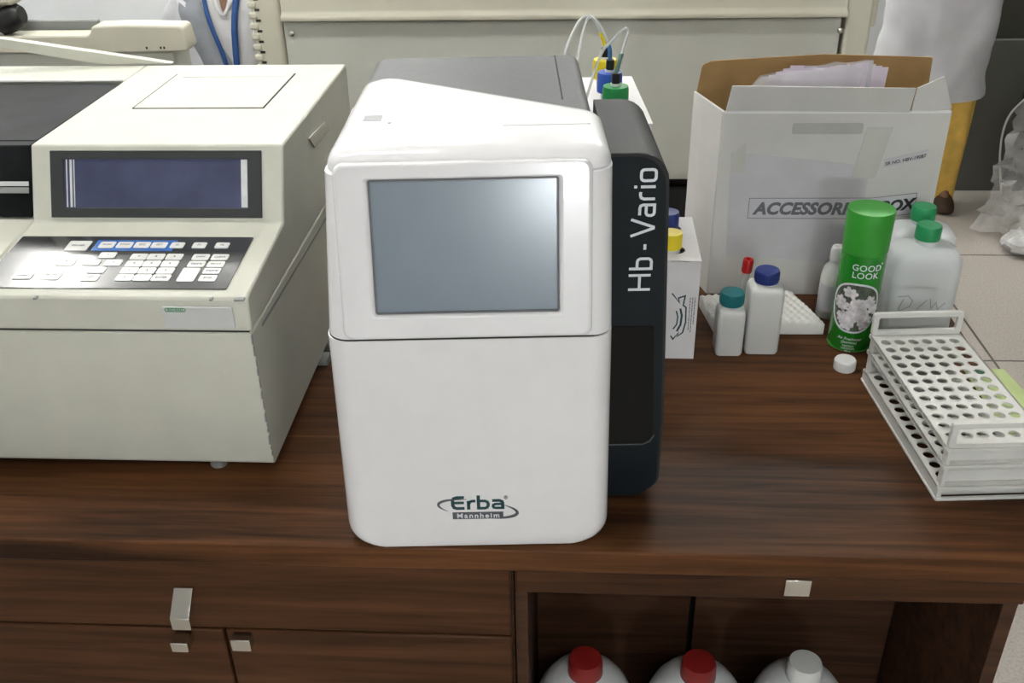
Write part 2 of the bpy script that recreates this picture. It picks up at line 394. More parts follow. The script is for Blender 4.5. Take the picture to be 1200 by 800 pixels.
# ------------------------------------------------------------------ left analyser (cream, with keypad)
BX0, BX1 = -1.0, -.385
bio = thing('laboratory_analyser', 'old cream analyser with keypad deck and navy display on the left of the counter', 'analyser', (-.7, 1.02, .75))
def L3(x, y, z): return (x+.7, y-1.02, z-.75)
class WB(MB):      # a mesh given in room coordinates, stored relative to the analyser
    def build(s, *a, **k): s.v = [L3(*v) for v in s.v]; return MB.build(s, *a, **k)
WB().prism(rpoly([(1.02, .768), (1.64, .768), (1.675, .80), (1.675, .9672), (1.02, .9672)], [.008, .02, .01, .002, .002], 4), 'x', BX0, BX1).build('lower_housing', CREAM, bio, bevel=.003)
# upper housing, cut round the smoked lid
prof = [(1.022, .969), (1.67, .969), (1.675, 1.127), (1.253, 1.127), (1.208, 1.033), (1.036, 1.0155), (1.026, 1.012)]
WB().prism(prof, 'x', -.734, BX1).build('upper_housing', CREAM, bio, bevel=.003)
WB().prism([(1.022, .969), (1.67, .969), (1.675, 1.127), (1.575, 1.127), (1.568, 1.105), (1.275, 1.105), (1.262, 1.09), (1.23, 1.035), (1.208, 1.033), (1.036, 1.0155), (1.026, 1.012)], 'x', BX0, -.7345).build('sample_bay_housing', CREAM, bio, bevel=.003)
lid = WB().prism([(1.277, 1.125), (1.566, 1.125), (1.566, 1.1055), (1.277, 1.1055)], 'x', BX0+.005, -.736)
lid.prism([(1.214, 1.037), (1.256, 1.125), (1.276, 1.125), (1.276, 1.107), (1.24, 1.037)], 'x', BX0+.005, -.736)
lid = lid.build('smoked_lid', mat('smoked_lid_plastic', (.011, .012, .013), .45, var=.5, scale=14, ior=1.14), bio, bevel=.002)
def facez(y): return y
# slats seen in the lid's front
a = math.atan2(.094, .045)
for k, (t0, t1, m_) in enumerate([(.34, .42, GREYM), (.44, .50, LABELP)]):
    y = lambda t: 1.214+.042*t; z = lambda t: 1.037+.088*t
    WB().prism([(y(t0)-.0012, z(t0)), (y(t1)-.0012, z(t1)), (y(t1)+.001, z(t1)), (y(t0)+.001, z(t0))], 'x', BX0+.02, -.74).build('slot_strip', m_, lid)
WB().box(BX0, -.7355, 1.5665, 1.575, 1.1275, 1.1285).build('lid_hinge_rail', GREYM, bio)
# display on the sloped face: local frame with x right, z up the slope
tilt = math.atan2(1.253-1.208, 1.127-1.033)
disp = MB().ringprism(rrect(-.146, .146, 0, .09, .001), rrect(-.1275, .1275, .013, .079, .001), 'y', -.003, .0005).build('display', BEZEL, bio, loc=L3(-.560, 1.2105, 1.0385), rot=(-tilt, 0, 0), bevel=.0008)
MB().box(-.1274, .1274, -.0012, .0003, .0131, .0789).build('screen', LCD, disp)
MB().box(-.124, -.1225, -.002, -.0012, .014, .078).box(-.119, -.116, -.002, -.0012, .014, .078).box(-.1138, -.1125, -.002, -.0012, .014, .078).build('reflection_strip', STRIP, disp)
MB().box(.118, .1265, -.002, -.0012, .014, .078).build('reflection_strip', STRIP, disp)
# top hatch: thin groove outline
hatch = WB().prism(rrect(-.656, -.459, 1.42, 1.611, .002), 'z', 1.127, 1.1283).build('top_hatch', CREAM, bio, bevel=.0006)
WB().ringprism(rrect(-.6585, -.4565, 1.4175, 1.6135, .002), rrect(-.656, -.459, 1.42, 1.611, .002), 'z', 1.1268, 1.1276).build('hatch_gap', SEAM, hatch)
WB().box(-.64, -.47, 1.590, 1.608, 1.1283, 1.1289).build('hatch_finger_rail', CREAMI, hatch)
# label on the front lip
lb = WB().prism(rrect(-.491, -.404, .9735, 1.0025, .002), 'y', 1.0205, 1.0235).build('label', LABELP, bio, bevel=.0003)
lb.parent = bio
q = WB(); q.v, q.f = [], []
ov = MB().ringprism(rrect(-.487, -.461, .9965, 1.0020, .0026), rrect(-.4862, -.4618, .9973, 1.0012, .0018), 'y', 1.0198, 1.0206)
q.add(ov.v, ov.f)
tx = text_up('BIO-RAD', -.474, 1.0205, .9978, size=.0048, bold=.00012, spacing=1.02); q.add(tx.v, tx.f)
q.build('lettering', GREENP, lb, smooth=False)
# front lip leans a little: seam line between lip and lower housing
WB().box(BX0, BX1-.004, 1.0235, 1.6, .9665, .9695).build('seam_gap', SEAM, bio)
# side features
rc = random.Random(4); cz = .785; ch = WB()
while cz < .955:
    l_ = rc.uniform(.004, .016); d_ = rc.uniform(.0008, .0028)
    ch.prism([(BX1-d_, cz), (BX1+.0002, cz-.001), (BX1+.0002, cz+l_), (BX1-d_*.6, cz+l_*.8)], 'y', 1.0193, 1.0212); cz += l_+rc.uniform(.0, .006)
for x_, l_ in ((-.648, .004), (-.43, .003), (-.40, .012)): ch.prism([(x_, 1.0105), (x_+l_, 1.011), (x_+l_, 1.0135), (x_, 1.013)], 'y', 1.0214, 1.028)
ch.build('chipped_paint', GREYM, bio, smooth=False)['kind'] = 'stuff'
WB().prism([(1.06, .955), (1.40, .947), (1.66, .947), (1.66, .951), (1.40, .951), (1.06, .959)], 'x', BX1, BX1+.0006).build('side_seam', GREYM, bio)
WB().prism(rpoly([(1.375, 1.095), (1.48, 1.088), (1.50, 1.068), (1.40, 1.072)], .002), 'x', BX1, BX1+.003).build('side_latch', CHROME, bio, bevel=.0008)
for (x, y) in ((-.47, 1.045), (-.93, 1.05), (-.93, 1.6), (-.41, 1.60), (-.392, 1.30), (-.392, 1.345)):
    if x == -.392: WB().box(-.40, -.376, y, y+.02, .750, .765).build('foot', GREYM, bio, bevel=.002)
    else: WB().lathe([(.011, 0), (.012, .002), (.010, .018)], (x, y, .75), 16).build('foot', GREYM, bio)
# raised rear cover
WB().prism([(-.69, 1.129), (-.822, 1.129), (-1.0, 1.160), (-1.0, 1.176)], 'y', 1.6755, 1.692).build('rear_cover', CREAM, bio, bevel=.001)
# keypad deck: local frame lying on the deck
dk = math.atan2(1.033-1.0155, 1.208-1.036)
kp = MB().prism(rpoly([(-.7275, .005), (-.4145, .005), (-.4145, .131), (-.7275, .131)], .002, 3), 'z', 0, .0012).build('keypad', KEYPAD, bio, loc=L3(0, 1.036, 1.0158), rot=(dk, 0, 0))
MB().box(-.62, -.5125, .094, .121, .0012, .0014).build('blue_field', KEYB, kp)
keys = [(-.6409, .1055, .0298, .0243, 'POWER'), (-.6032, .108, .0205, .0157, 'RUN'), (-.5796, .108, .0205, .0146, 'STOP'), (-.5561, .108, .0205, .0147, 'ESC'), (-.5335, .108, .0205, .014, 'SET'), (-.5094, .108, .018, .014, 'ID'),
 (-.4800, .108, .018, .014, 'F1'), (-.4500, .108, .018, .014, 'F2'),
 (-.5498, .0786, .0215, .0145, '7'), (-.5273, .0786, .0215, .0145, '8'), (-.5035, .0786, .0215, .0145, '9'),
 (-.5498, .0618, .0215, .0145, '4'), (-.5273, .0618, .0215, .0145, '5'), (-.5035, .0618, .0215, .0145, '6'),
 (-.5498, .0452, .0215, .0145, '1'), (-.5273, .0452, .0215, .0145, '2'), (-.5035, .0452, .0215, .0145, '3'),
 (-.5498, .0287, .0215, .0145, '0'), (-.5273, .0287, .0215, .0145, '.'), (-.5035, .0287, .0235, .0145, 'ENTER'),
 (-.4689, .0784, .0215, .014, 'SHIFT'), (-.4440, .0784, .0215, .014, 'CLEAR'), (-.4692, .0615, .0215, .014, 'DELETE'), (-.4442, .0612, .0215, .014, 'PRINT'),
 (-.4713, .0363, .022, .0318, ''), (-.4444, .0452, .0215, .0135, 'HOME'), (-.4445, .0284, .0215, .0142, 'END'),
 (-.6806, .0311, .0245, .0145, 'SCREEN'), (-.6454, .0335, .0262, .0225, 'SETUP'), (-.5920, .0820, .022, .0135, '^'), (-.6400, .0660, .0252, .0189, '<'),
 (-.6060, .0639, .022, .0134, 'V'), (-.5778, .0637, .022, .0144, '>'), (-.5919, .0455, .022, .0135, 'v'), (-.5935, .0281, .022, .0155, 'LIST')]
for (x, y, w_, h_, s) in keys:
    kx = x
    k = MB().prism(rrect(kx-w_/2, kx+w_/2, y-h_/2, y+h_/2, .0022, 3), 'z', .0012, .0021).build('key', KEYW, kp)
    if s:
        t = text_mb(s, size=min(.0055, .0215/max(1, len(s))*1.15)); t.v = [(v[0]+kx, v[1]+y-.0012, v[2]+.0022) for v in t.v]
        t.build('key_legend', INKG, k, smooth=False)

# ------------------------------------------------------------------ main analyser (white and charcoal)
hb = thing('hb_analyser', 'white analyser with grey touch screen and charcoal side, centre of the counter', 'analyser', (-.105, .893, .75), R(3.5))
hb.name = 'blood_analyser'
def outline(xl, xr, yf, yl, yr, rf=.03, rbr=.03, rbl=.03, m=8):
    return rpoly([(xl, yf), (xr, yf), (xr, yr), (xl, yl)], [rf, rf, rbr, rbl], m)
lv = []
for z, ins in ((.0015, .022), (.003, .0165), (.007, .009), (.012, .0045), (.019, .0012), (.028, 0), (.10, 0), (.20, 0), (.2855, 0)):
    k = z/.29
    lv.append([(x, y, z) for x, y in outline(-.1565+.005*k+ins, .1560-.003*k-ins, 0, .14, .084, .024, .004, .01)])
MB().rings(lv).build('lower_door', WHITE, hb, angle=50)
lv = []
for z in (.2870, .2885, .30, .34, .38, .42, .455):
    k = (z-.29)/.185
    lv.append([(x, y, z) for x, y in outline(-.150+.009*k, .153-.001*k, .002+.040*k, .14+.19*max(0, k), .084+.0*k, .024, .004, .02)])
lv2 = lv
MB().rings(lv2).build('upper_cover_front', WHITE, hb, angle=50)
# top cap: roofs over the front cover, deeper on the left
lv = []
for z, ins in ((.4555, 0), (.462, .0005), (.468, .003), (.4725, .0075), (.4755, .0135), (.477, .021)):
    lv.append([(x, y, z) for x, y in rpoly([(-.1405+ins, .042+ins*1.1), (.1515-ins, .042+ins*1.1), (.1515-ins, .188-ins), (-.118+ins, .345-ins), (-.1345+ins, .325-ins)], [.026, .026, .03, .02, .02], 8)])
cap = MB().rings(lv).build('top_cover', WHITE, hb, angle=60)
MB().box(.04, .134, .1222, .1232, .4768, .4772).build('cover_seam', GREYM, cap)
MB().box(-.112, -.092, .148, .168, .4765, .4773).build('finger_notch', mat('notch_shade', (.33, .34, .35), .5), cap)  # flat grey patch paints the shade inside the notch
MB().lathe([(.0022, .4768), (.0022, .4774)], (-.082, .14, 0), 12).build('screw_hole', GREYM, cap)
MB().rings([[(x, y, z) for x, y in outline(-.1505, .1515, .0012, .13, .08, .024, .004, .01)] for z in (.2853, .2873)]).build('joint_gap', SEAM, hb)
# screen panel on the leaning face
tl = math.atan2(.040, .185)
sp = MB().ringprism(rrect(-.130, .130, 0, .183, .010), rrect(-.0955, .0960, .0265, .1665, .003), 'y', -.0095, .012)
sp = sp.build('screen_panel', WHITE, hb, bevel=.0045, seg=3, loc=(0, .002, .289), rot=(-tl, 0, 0))
MB().ringprism(rrect(-.0955, .0960, .0265, .1665, .003), rrect(-.0935, .0940, .0285, .1645, .001), 'y', -.0055, .008).build('screen_surround', mat('grey_gasket', (.12, .12, .13), .5), sp)
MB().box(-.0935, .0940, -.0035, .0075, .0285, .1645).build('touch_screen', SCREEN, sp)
# charcoal side module
fo = rpoly([(.150, .012), (.216, .012), (.2285, .04), (.2275, .14), (.2145, .440), (.2145, .455), (.150, .455)], [.001, .014, .02, .05, .03, .012, .001], 5)
fo = rpoly([(.150, .004), (.206, .004), (.2265, .024), (.2275, .12), (.2150, .456), (.150, .456)], [.001, .012, .02, .06, .036, .001], 6)
mod = MB().prism(fo, 'y', .0865, .285).build('side_module', DARK, hb, bevel=.003)
MB().prism([(x if x < .16 else x-.0035, z if z < .3 else z-.0035) for x, z in fo], 'y', .0855, .0864).build('side_front_panel', DARKF, hb)
MB().prism(rpoly([(.152, .085), (.205, .085), (.2155, .097), (.2085, .250), (.152, .250)], [.001, .008, .006, .002, .001], 4), 'y', .0845, .0854).build('smoked_window', SMOKE, hb)
MB().tube([(.152, .0848, .0835), (.203, .0848, .0835), (.212, .0848, .088), (.2165, .0848, .097)], .0008, 6).build('window_rim', DARKT, hb)
# housing behind, with lid line
MB().prism(rpoly([(-.143, .03), (.146, .03), (.146, .457), (-.143, .457)], [.01, .01, .014, .02], 5), 'y', .1305, .505).build('main_housing', DARKT, hb, bevel=.004)
MB().box(.1115, .1135, .284, .5, .4568, .4574).build('lid_gap', SEAM, hb)
for (x, y) in ((-.12, .06), (.12, .06), (-.12, .46), (.12, .46)):
    MB().lathe([(.013, 0.0002), (.013, .031)], (x, y if y > .1 else .16, 0), 14).build('foot', BLACK, hb)
MB().prism([(.2385, 0.0003), (.2445, .0003), (.2445, .004), (.2415, .052), (.2385, .052)], 'y', .21, .30).box(.2283, .2385, .25, .26, .004, .01).build('drip_guard', CARTON, hb, bevel=.0006, label='thin white plastic guard')
# lettering up the module, drawn with strokes
cap_h = .0245; sw = .0031
G = []
def rr(pts): return pts
G.append([(0, 0), (0, 1)]); G.append([(.72, 0), (.72, 1)]); G.append([(0, .5), (.72, .5)])
G.append([(1.05, 1), (1.05, 0), (1.40, 0), (1.50, .04), (1.55, .14), (1.55, .50), (1.50, .60), (1.40, .64), (1.05, .64)])
G.append([(2.0, .33), (2.26, .33)])
G.append([(2.66, 1), (3.03, 0), (3.09, 0), (3.46, 1)])
G.append([(3.66, .64), (4.0, .64), (4.10, .60), (4.14, .50), (4.14, 0), (3.76, 0), (3.68, .04), (3.64, .12), (3.64, .24), (3.68, .32), (3.76, .36), (4.14, .36)])
G.append([(4.42, 0), (4.42, .48), (4.47, .60), (4.58, .64), (4.74, .64)])
G.append([(4.98, 0), (4.98, .64)]); G.append([(4.98, .80), (4.98, .93)])
O_ = rrect(5.26, 5.76, 0, .64, .14, 3)
lm = MB()
for g in G: stroke(lm, g, sw/cap_h, .0003/cap_h)
stroke(lm, O_, sw/cap_h, .0003/cap_h, closed=True)
# text x -> up the module, text y -> towards -x
lm.v = [(.2015-v[1]*cap_h, .0853-v[2]*cap_h, .297+v[0]*cap_h) for v in lm.v]
lm.build('lettering', PRINTW, hb, smooth=False)
# logo on the lower door
lg = MB(); s = .021
def E_(mb, pts, w=.21): stroke(mb, pts, w*1.0, .012)
E_(lg, [(.82, .9), (.35, .9), (.18, .84), (.1, .68), (.1, .28), (.18, .1), (.35, .04), (.82, .04)]); E_(lg, [(.12, .48), (.80, .48)], .2)
E_(lg, [(1.08, -.06), (1.08, .62)]); E_(lg, [(1.08, .36), (1.16, .54), (1.3, .60), (1.52, .60)], .2)
E_(lg, [(1.70, 1.04), (1.70, -.06)]); E_(lg, [(1.70, .60), (2.1, .60), (2.25, .52), (2.3, .40), (2.3, .24), (2.24, .1), (2.1, .03), (1.70, .03)], .2)
E_(lg, [(2.56, .62), (3.0, .62), (3.16, .54), (3.2, .42), (3.2, -.06)]); E_(lg, [(3.2, .34), (2.74, .34), (2.62, .28), (2.60, .16), (2.66, .06), (2.78, .03), (3.2, .03)], .18)
ks = .0188
lg.v = [(-.0295+v[0]*ks, -.0002-v[2]*ks, .0575+v[1]*ks) for v in lg.v]
lg.build('logo_lettering', LOGO, hb, smooth=False)
sg = MB()
def swoosh(pts, wmax):
    n = len(pts); stroke(sg, pts, [max(.0004, wmax*math.sin(PI*(i+.5)/n)) for i in range(n)], .0003)
swoosh([(.0015+x, y) for x, y in arc(0, 0, .0465, .0125, 108, 222, 24)], .0034)
swoosh([(.0015+x, y) for x, y in arc(0, 0, .0465, .0125, 52, -82, 28)], .0040)
sg.v = [(v[0]*math.cos(R(-9))-v[1]*math.sin(R(-9))*.9, -.0002-v[2], .0575+v[0]*math.sin(R(-9))+v[1]*math.cos(R(-9))) for v in sg.v]
sg.box(-.0285, .031, -.0007, -.0002, .0425, .0525)
sg.build('logo_swoosh', LOGOG, hb, smooth=False)
text_up('Mannheim', .0015, -.0009, .0443, size=.0098, bold=.0002, spacing=1.28).build('logo_lettering', PRINTW, hb, smooth=False)
text_up('®', .0345, -.0004, .071, size=.007).build('logo_lettering', LOGOG, hb, smooth=False)

# ------------------------------------------------------------------ cartons, caps and tubing
def carton(name, label, x0, x1, y0, y1, h, rz, holes, r):
    cx, cy = (x0+x1)/2, (y0+y1)/2; w2, l2 = (x1-x0)/2, (y1-y0)/2
    t = thing(name, label, 'carton', (cx, cy, .75), rz)
    b = MB().box(-w2, w2, -l2, l2, 0, .002)
    b.box(-w2, -w2+.0015, -l2, l2, .002, h-.001).box(w2-.0015, w2, -l2, l2, .002, h-.001)
    b.box(-w2+.0015, w2-.0015, -l2, -l2+.0015, .002, h-.001).box(-w2+.0015, w2-.0015, l2-.0015, l2, .002, h-.001)
    b.build('carton_walls', CARTON, t)
    n = len(holes); ys = sorted(holes); pl = MB()
    py = ys[1]-ys[0]
    perforated(pl, 1, n, 0, ys[0], 2*r+.008, py, r, h-.001, h+.0005, -w2, w2, -l2, l2, 24)
    pl.build('top_panel', CARTON, t, smooth=False)
    return t
a = R(4)
c1 = carton('reagent_carton', 'tall white carton holding three coloured caps with tubing, behind the white analyser', .022, .108, 1.38, 1.62, .367, a, [-.095, -.019, .057], .0155)
def reagent(x, y, z0, hcap, capm, lab, rcap, htop, fitting=True, base=.76, neck=.013):
    t = thing('reagent_bottle', lab, 'bottle', (x, y, base))
    zz = z0-base
    MB().lathe([(.020, 0.0003), (.0215, .004), (.0215, zz-.05), (neck, zz-.035), (neck, zz)], n=24).build('body', HDPE, t)
    MB().lathe([(rcap, zz), (rcap, zz+hcap*.82), (rcap*.94, zz+hcap), (rcap*.3, zz+hcap+.0005)], n=28).build('cap', capm, t)
    if fitting:
        MB().lathe([(.0075, zz+hcap), (.0075, zz+hcap+.004)], n=16).build('collar', HDPE, t)
        MB().lathe([(.0062, zz+hcap+.004), (.0062, zz+hcap+.018), (.0045, zz+hcap+.019)], n=12).build('fitting', BLACK, t)
    return t
# centres along the carton
P3 = [(.0640, 1.405), (.0580, 1.481), (.0530, 1.557)]
reagent(*P3[0], 1.133, .029, GREEND, 'reagent bottle with green cap and black fitting in the tall carton', .0190, 0)
reagent(*P3[1], 1.133, .029, BLUE, 'reagent bottle with blue cap and black fitting in the tall carton', .0190, 0)
reagent(*P3[2], 1.133, .029, YELLOW, 'reagent bottle with yellow cap and black fitting in the tall carton', .0190, 0)
def tubing(pts, lab, sleeve, sm):
    t = thing('reagent_tube', lab, 'tube', tuple(pts[0]), 0, 'clear tubing of the reagent bottles')
    o = Vector(pts[0]); sp_ = [p-o for p in spline(pts, 10)]
    MB().tube(sp_, .0021, 8).build('hose', TUBEM, t)
    k = sleeve; MB().tube(sp_[:k], .0032, 8).build('sleeve', sm, t)
tubing([(.053, 1.557, 1.180), (.046, 1.56, 1.2), (.036, 1.56, 1.218), (.026, 1.55, 1.229), (.013, 1.53, 1.227), (-.002, 1.5, 1.207), (-.01, 1.46, 1.186), (-.012, 1.42, 1.13)], 'clear tube rising from the yellow capped reagent bottle', 12, YELLOW)
tubing([(.058, 1.481, 1.180), (.056, 1.485, 1.198), (.046, 1.49, 1.22), (.035, 1.495, 1.235), (.025, 1.495, 1.238), (.018, 1.48, 1.224), (.01, 1.45, 1.19), (.006, 1.425, 1.13)], 'clear tube rising from the blue capped reagent bottle', 13, TUBEB)
tubing([(.064, 1.405, 1.180), (.069, 1.41, 1.198), (.077, 1.41, 1.227), (.079, 1.41, 1.238), (.073, 1.41, 1.24), (.058, 1.42, 1.222), (.042, 1.43, 1.199), (.020, 1.425, 1.13)], 'clear tube rising from the green capped reagent bottle', 14, TUBEG)
c2 = carton('reagent_carton', 'white carton with teal print and two capped bottles, right of the white analyser', .122, .198, 1.336, 1.500, .170, R(-1), [-.045, .035], .0165)
l2 = .082
zz = MB()
stroke(zz, [(-.008, .120), (.004, .104), (.002, .112), (.012, .116), (.010, .100), (.0145, .096), (.0155, .070), (.012, .052), (.004, .045), (.006, .052), (-.002, .040), (-.006, .046)], .0022)
stroke(zz, [(.006, .094), (.009, .082), (.008, .066), (.003, .054)], .003)
stroke(zz, [(0.000, .090), (.003, .080), (.002, .066), (-.003, .058)], .002)
zz.v = [(v[0]+.006, -l2-.0001-v[2], v[1]-.005) for v in zz.v]
zz.build('printed_emblem', LOGO, c2, smooth=False)
rnd = random.Random(3); tl_ = MB()
for i, (x, z0, z1) in enumerate([(.026, .052, .108), (.0295, .048, .108), (.033, .062, .108)]):
    z = z1
    while z > z0:
        l = rnd.uniform(.002, .007); tl_.box(x-.0006, x+.0006, -l2-.0003, -l2, max(z0, z-l), z); z -= l+.0012
tl_.build('printed_text_lines', INKG, c2, smooth=False)
reagent(.154, 1.372, .926, .024, YELLOW, 'bottle with yellow cap sticking out of the short white carton', .0165, 0, False, .753, .014)
reagent(.1565, 1.452, .926, .024, NAVY, 'bottle with navy cap sticking out of the short white carton, behind the yellow cap', .0165, 0, False, .753, .014)

# ------------------------------------------------------------------ accessories box
box = thing('cardboard_box', 'open white cardboard box with clear bag inside, at the back of the counter', 'box', (.42, 1.56, .75))
bw0, bw1, bd, bh = -.176, .182, .115, .327
wl = .0035
b = MB().box(bw0, bw1, 0, wl, 0, bh)
b.build('front_panel', CARD, box, bevel=.0008)
# side panels splay: left goes back and outwards
MB().prism([(bw0-.001, .0005), (bw0+.0025, .0036), (bw0-.030, bd), (bw0-.0345, bd)], 'z', 0, bh).build('side_panel', CARD, box)
MB().prism([(bw1, .0), (bw1-.0035, .0036), (bw1-.006, bd), (bw1-.002, bd)], 'z', 0, bh).build('side_panel', CARD, box)
MB().box(bw0-.034, bw1-.002, bd, bd+wl, 0, bh).build('back_panel', CARDI, box)
MB().prism([(bw0, .004), (bw1-.004, .004), (bw1-.006, bd), (bw0-.03, bd)], 'z', 0.0, .004).build('bottom_panel', CARDI, box)
# back flap stands up, brown inside
MB().prism(rpoly([(bw0-.030, bh), (bw1-.004, bh), (bw1-.006, bh+.056), (0, bh+.062), (bw0-.01, bh+.052), (bw0-.024, bh+.045)], [.001, .001, .004, .03, .01, .008], 3), 'y', bd-.003, bd+.0005).build('back_flap', CARDI, box)
ff = MB()
ff.add([(bw0+.004, .0, bh), (bw1-.066, 0, bh-.004), (bw0+.009, -.010, bh+.044), (bw1-.067, -.014, bh+.040),
        (bw0+.004, .003, bh), (bw1-.066, .003, bh-.004), (bw0+.009, -.007, bh+.044), (bw1-.067, -.011, bh+.040)],
       [(0, 1, 3, 2), (4, 6, 7, 5), (0, 2, 6, 4), (1, 5, 7, 3), (2, 3, 7, 6), (0, 4, 5, 1)])
ff.build('front_flap', CARD, box, bevel=.0006)
ff = MB()
ff.add([(bw1-.064, 0, bh-.004), (bw1-.001, 0, bh+.004), (bw1-.064, -.012, bh+.040), (bw1-.018, .012, bh+.051),
        (bw1-.064, .003, bh-.004), (bw1-.001, .003, bh+.004), (bw1-.064, -.009, bh+.040), (bw1-.018, .015, bh+.051)],
       [(0, 1, 3, 2), (4, 6, 7, 5), (0, 2, 6, 4), (1, 5, 7, 3), (2, 3, 7, 6), (0, 4, 5, 1)])
ff.build('corner_flap', CARD, box, bevel=.0006)
fx = lambda X: X-.42
# fold strip, tape and film on the front
MB().box(bw0+.002, bw1-.002, -.0006, 0, bh-.0035, bh+.0005).build('fold_edge', CARTON, box)
MB().prism(rpoly([(fx(.262), .262), (fx(.49), .235), (fx(.485), .06), (fx(.27), .075)], .004, 3), 'y', -.0008, -.0002).build('plastic_film', TAPEG, box)
MB().prism([(fx(.262), .255), (fx(.285), .275), (fx(.288), .225), (fx(.266), .225)], 'y', -.0012, -.0008).build('tape_piece', TAPE, box)
MB().prism([(fx(.475), .30), (fx(.515), .30), (fx(.500), .215), (fx(.462), .215)], 'y', -.0012, -.0002).build('tape_piece', TAPE, box)
MB().prism(rrect(fx(.356), fx(.468), .290, .308, .004), 'y', -.0009, -.0002).build('hand_slot_tape', mat('grey_tape', (.42, .415, .39), .4, var=.1, scale=20), box)
def slanted(pts):
    return MB().prism(pts, 'y', -.0016, -.0010)
def on_front(mb, X, Z, ang, y=-.0017):
    c_, s_ = math.cos(R(ang)), math.sin(R(ang)); mb.v = [(fx(X)+v[0]*c_-v[1]*s_, y-v[2], Z+v[0]*s_+v[1]*c_) for v in mb.v]; return mb
lab = slanted([(fx(.300), .1445), (fx(.500), .144), (fx(.573), .1535), (fx(.572), .190), (fx(.500), .181), (fx(.300), .180)]).build('title_label', PAPER, box)
bd_ = MB(); stroke(bd_, [(fx(.300), .1445), (fx(.500), .144), (fx(.573), .1535), (fx(.572), .190), (fx(.500), .181), (fx(.300), .180)], .0009, .0003, closed=True)
bd_.v = [(v[0], -.0016-v[2], v[1]) for v in bd_.v]; bd_.build('label_border', INKG, lab, smooth=False)
on_front(text_mb('ACCESSORIES', size=.0290, bold=.0013, shear=.22, align='LEFT', spacing=1.02), .309, .152, 0).build('lettering', INKG, lab, smooth=False)
on_front(text_mb('BOX', size=.0262, bold=.0012, shear=.22, align='LEFT', spacing=.96), .5165, .1560, 7).build('lettering', INK, lab, smooth=False)
l3 = slanted([(fx(.510), .2335), (fx(.575), .250), (fx(.577), .264), (fx(.511), .2475)]).build('serial_label', PAPER, box)
on_front(text_mb('SR NO. HBV-19087', size=.0080, bold=.00012, shear=.15, align='LEFT', spacing=.98), .5125, .2372, 13).build('lettering', INK, l3, smooth=False)
# contents: a clear bag with pinkish papers
rnd = random.Random(5)
def crumple(nx, ny, fn, amp, seed, thick=.001):
    r = random.Random(seed); vs = []; fs = []
    for j in range(ny+1):
        for i in range(nx+1):
            p = Vector(fn(i/nx, j/ny)); vs.append(p+Vector((r.uniform(-1, 1), r.uniform(-1, 1), r.uniform(-1, 1)))*amp)
    for j in range(ny):
        for i in range(nx):
            a = j*(nx+1)+i; fs.append((a, a+1, a+nx+2, a+nx+1))
    return MB().add(vs, fs)
bagt = thing('plastic_bag', 'clear plastic bag of pinkish papers sticking out of the open box', 'bag', (.385, 1.61, .770))
def bagfn(s):
    def f_(u, v):
        x = -.105+.205*u; z = .36*v; bulge = .028*math.sin(PI*u)*(1-.55*v)
        if u < .12: z -= (.12-u)*.35*v
        z += (-.012+.028*u)*v
        return (x, s*bulge, z)
    return f_
m1 = crumple(14, 12, bagfn(-1), .0028, 2); m2 = crumple(14, 12, bagfn(1), .0028, 2); m1.add(m2.v, m2.f)
m1.build('bag_film', BAG, bagt, angle=20)
pp = MB()
for k in range(4):
    x0_ = -.082+.012*k; yy = -.008+.005*k
    pp.add([(x0_, yy, .02), (x0_+.155, yy, .02), (x0_+.172, yy+.004, .372-.004*k), (x0_+.016, yy+.004, .352+.004*k), (x0_, yy+.001, .02), (x0_+.155, yy+.001, .02), (x0_+.172, yy+.005, .372-.004*k), (x0_+.016, yy+.005, .352+.004*k)],
           [(0, 1, 2, 3), (4, 7, 6, 5), (0, 4, 5, 1), (1, 5, 6, 2), (2, 6, 7, 3), (3, 7, 4, 0)])
pp.build('paper_sheets', PINKP, bagt, smooth=False)

# ------------------------------------------------------------------ small bottles, foam, tube, cap
def sq_bottle(lab, x0, x1, y0, y1, hs, capm, capr, hcap, group=None, rr_=.008, body=HDPE, rz=0, top=.8, neckh=.008):
    cx, cy = (x0+x1)/2, (y0+y1)/2; w2, l2 = (x1-x0)/2, (y1-y0)/2
    t = thing('plastic_bottle', lab, 'bottle', (cx, cy, .75), rz, group)
    rs = []
    for z, k in ((0, .93), (.004, 1), (hs-.012, 1), (hs-.005, .97), (hs, .88), (hs+.003, .62)):
        rs.append([(x, y, z) for x, y in rrect(-w2*k, w2*k, -l2*k, l2*k, rr_*k, 5)])
    mb = MB().rings(rs); mb.lathe([(capr*.85, hs), (capr*.85, hs+neckh)], n=24)
    bo = mb.build('body', body, t, angle=50)
    MB().lathe([(capr*.98, hs+neckh-.002), (capr, hs+neckh), (capr, hs+neckh+hcap*.85), (capr*.94, hs+neckh+hcap), (capr*.5, hs+neckh+hcap+.0003)], n=36).build('cap', capm, t, angle=50)
    rb = MB()
    for k in range(36):
        a_ = 2*PI*k/36; x, y = capr*math.cos(a_), capr*math.sin(a_); rb.tube([(x, y, hs+neckh+.001), (x, y, hs+neckh+hcap*.82)], capr*.035, 5)
    rb.build('cap_ribs', capm, t)
    return t, bo
sq_bottle('small white square bottle with teal cap in front of the foam', .2310, .2740, 1.344, 1.386, .078, TEAL, .0185, .018)
sq_bottle('larger white square bottle with navy cap in front of the foam', .2775, .3305, 1.350, 1.400, .112, NAVY, .0185, .017)
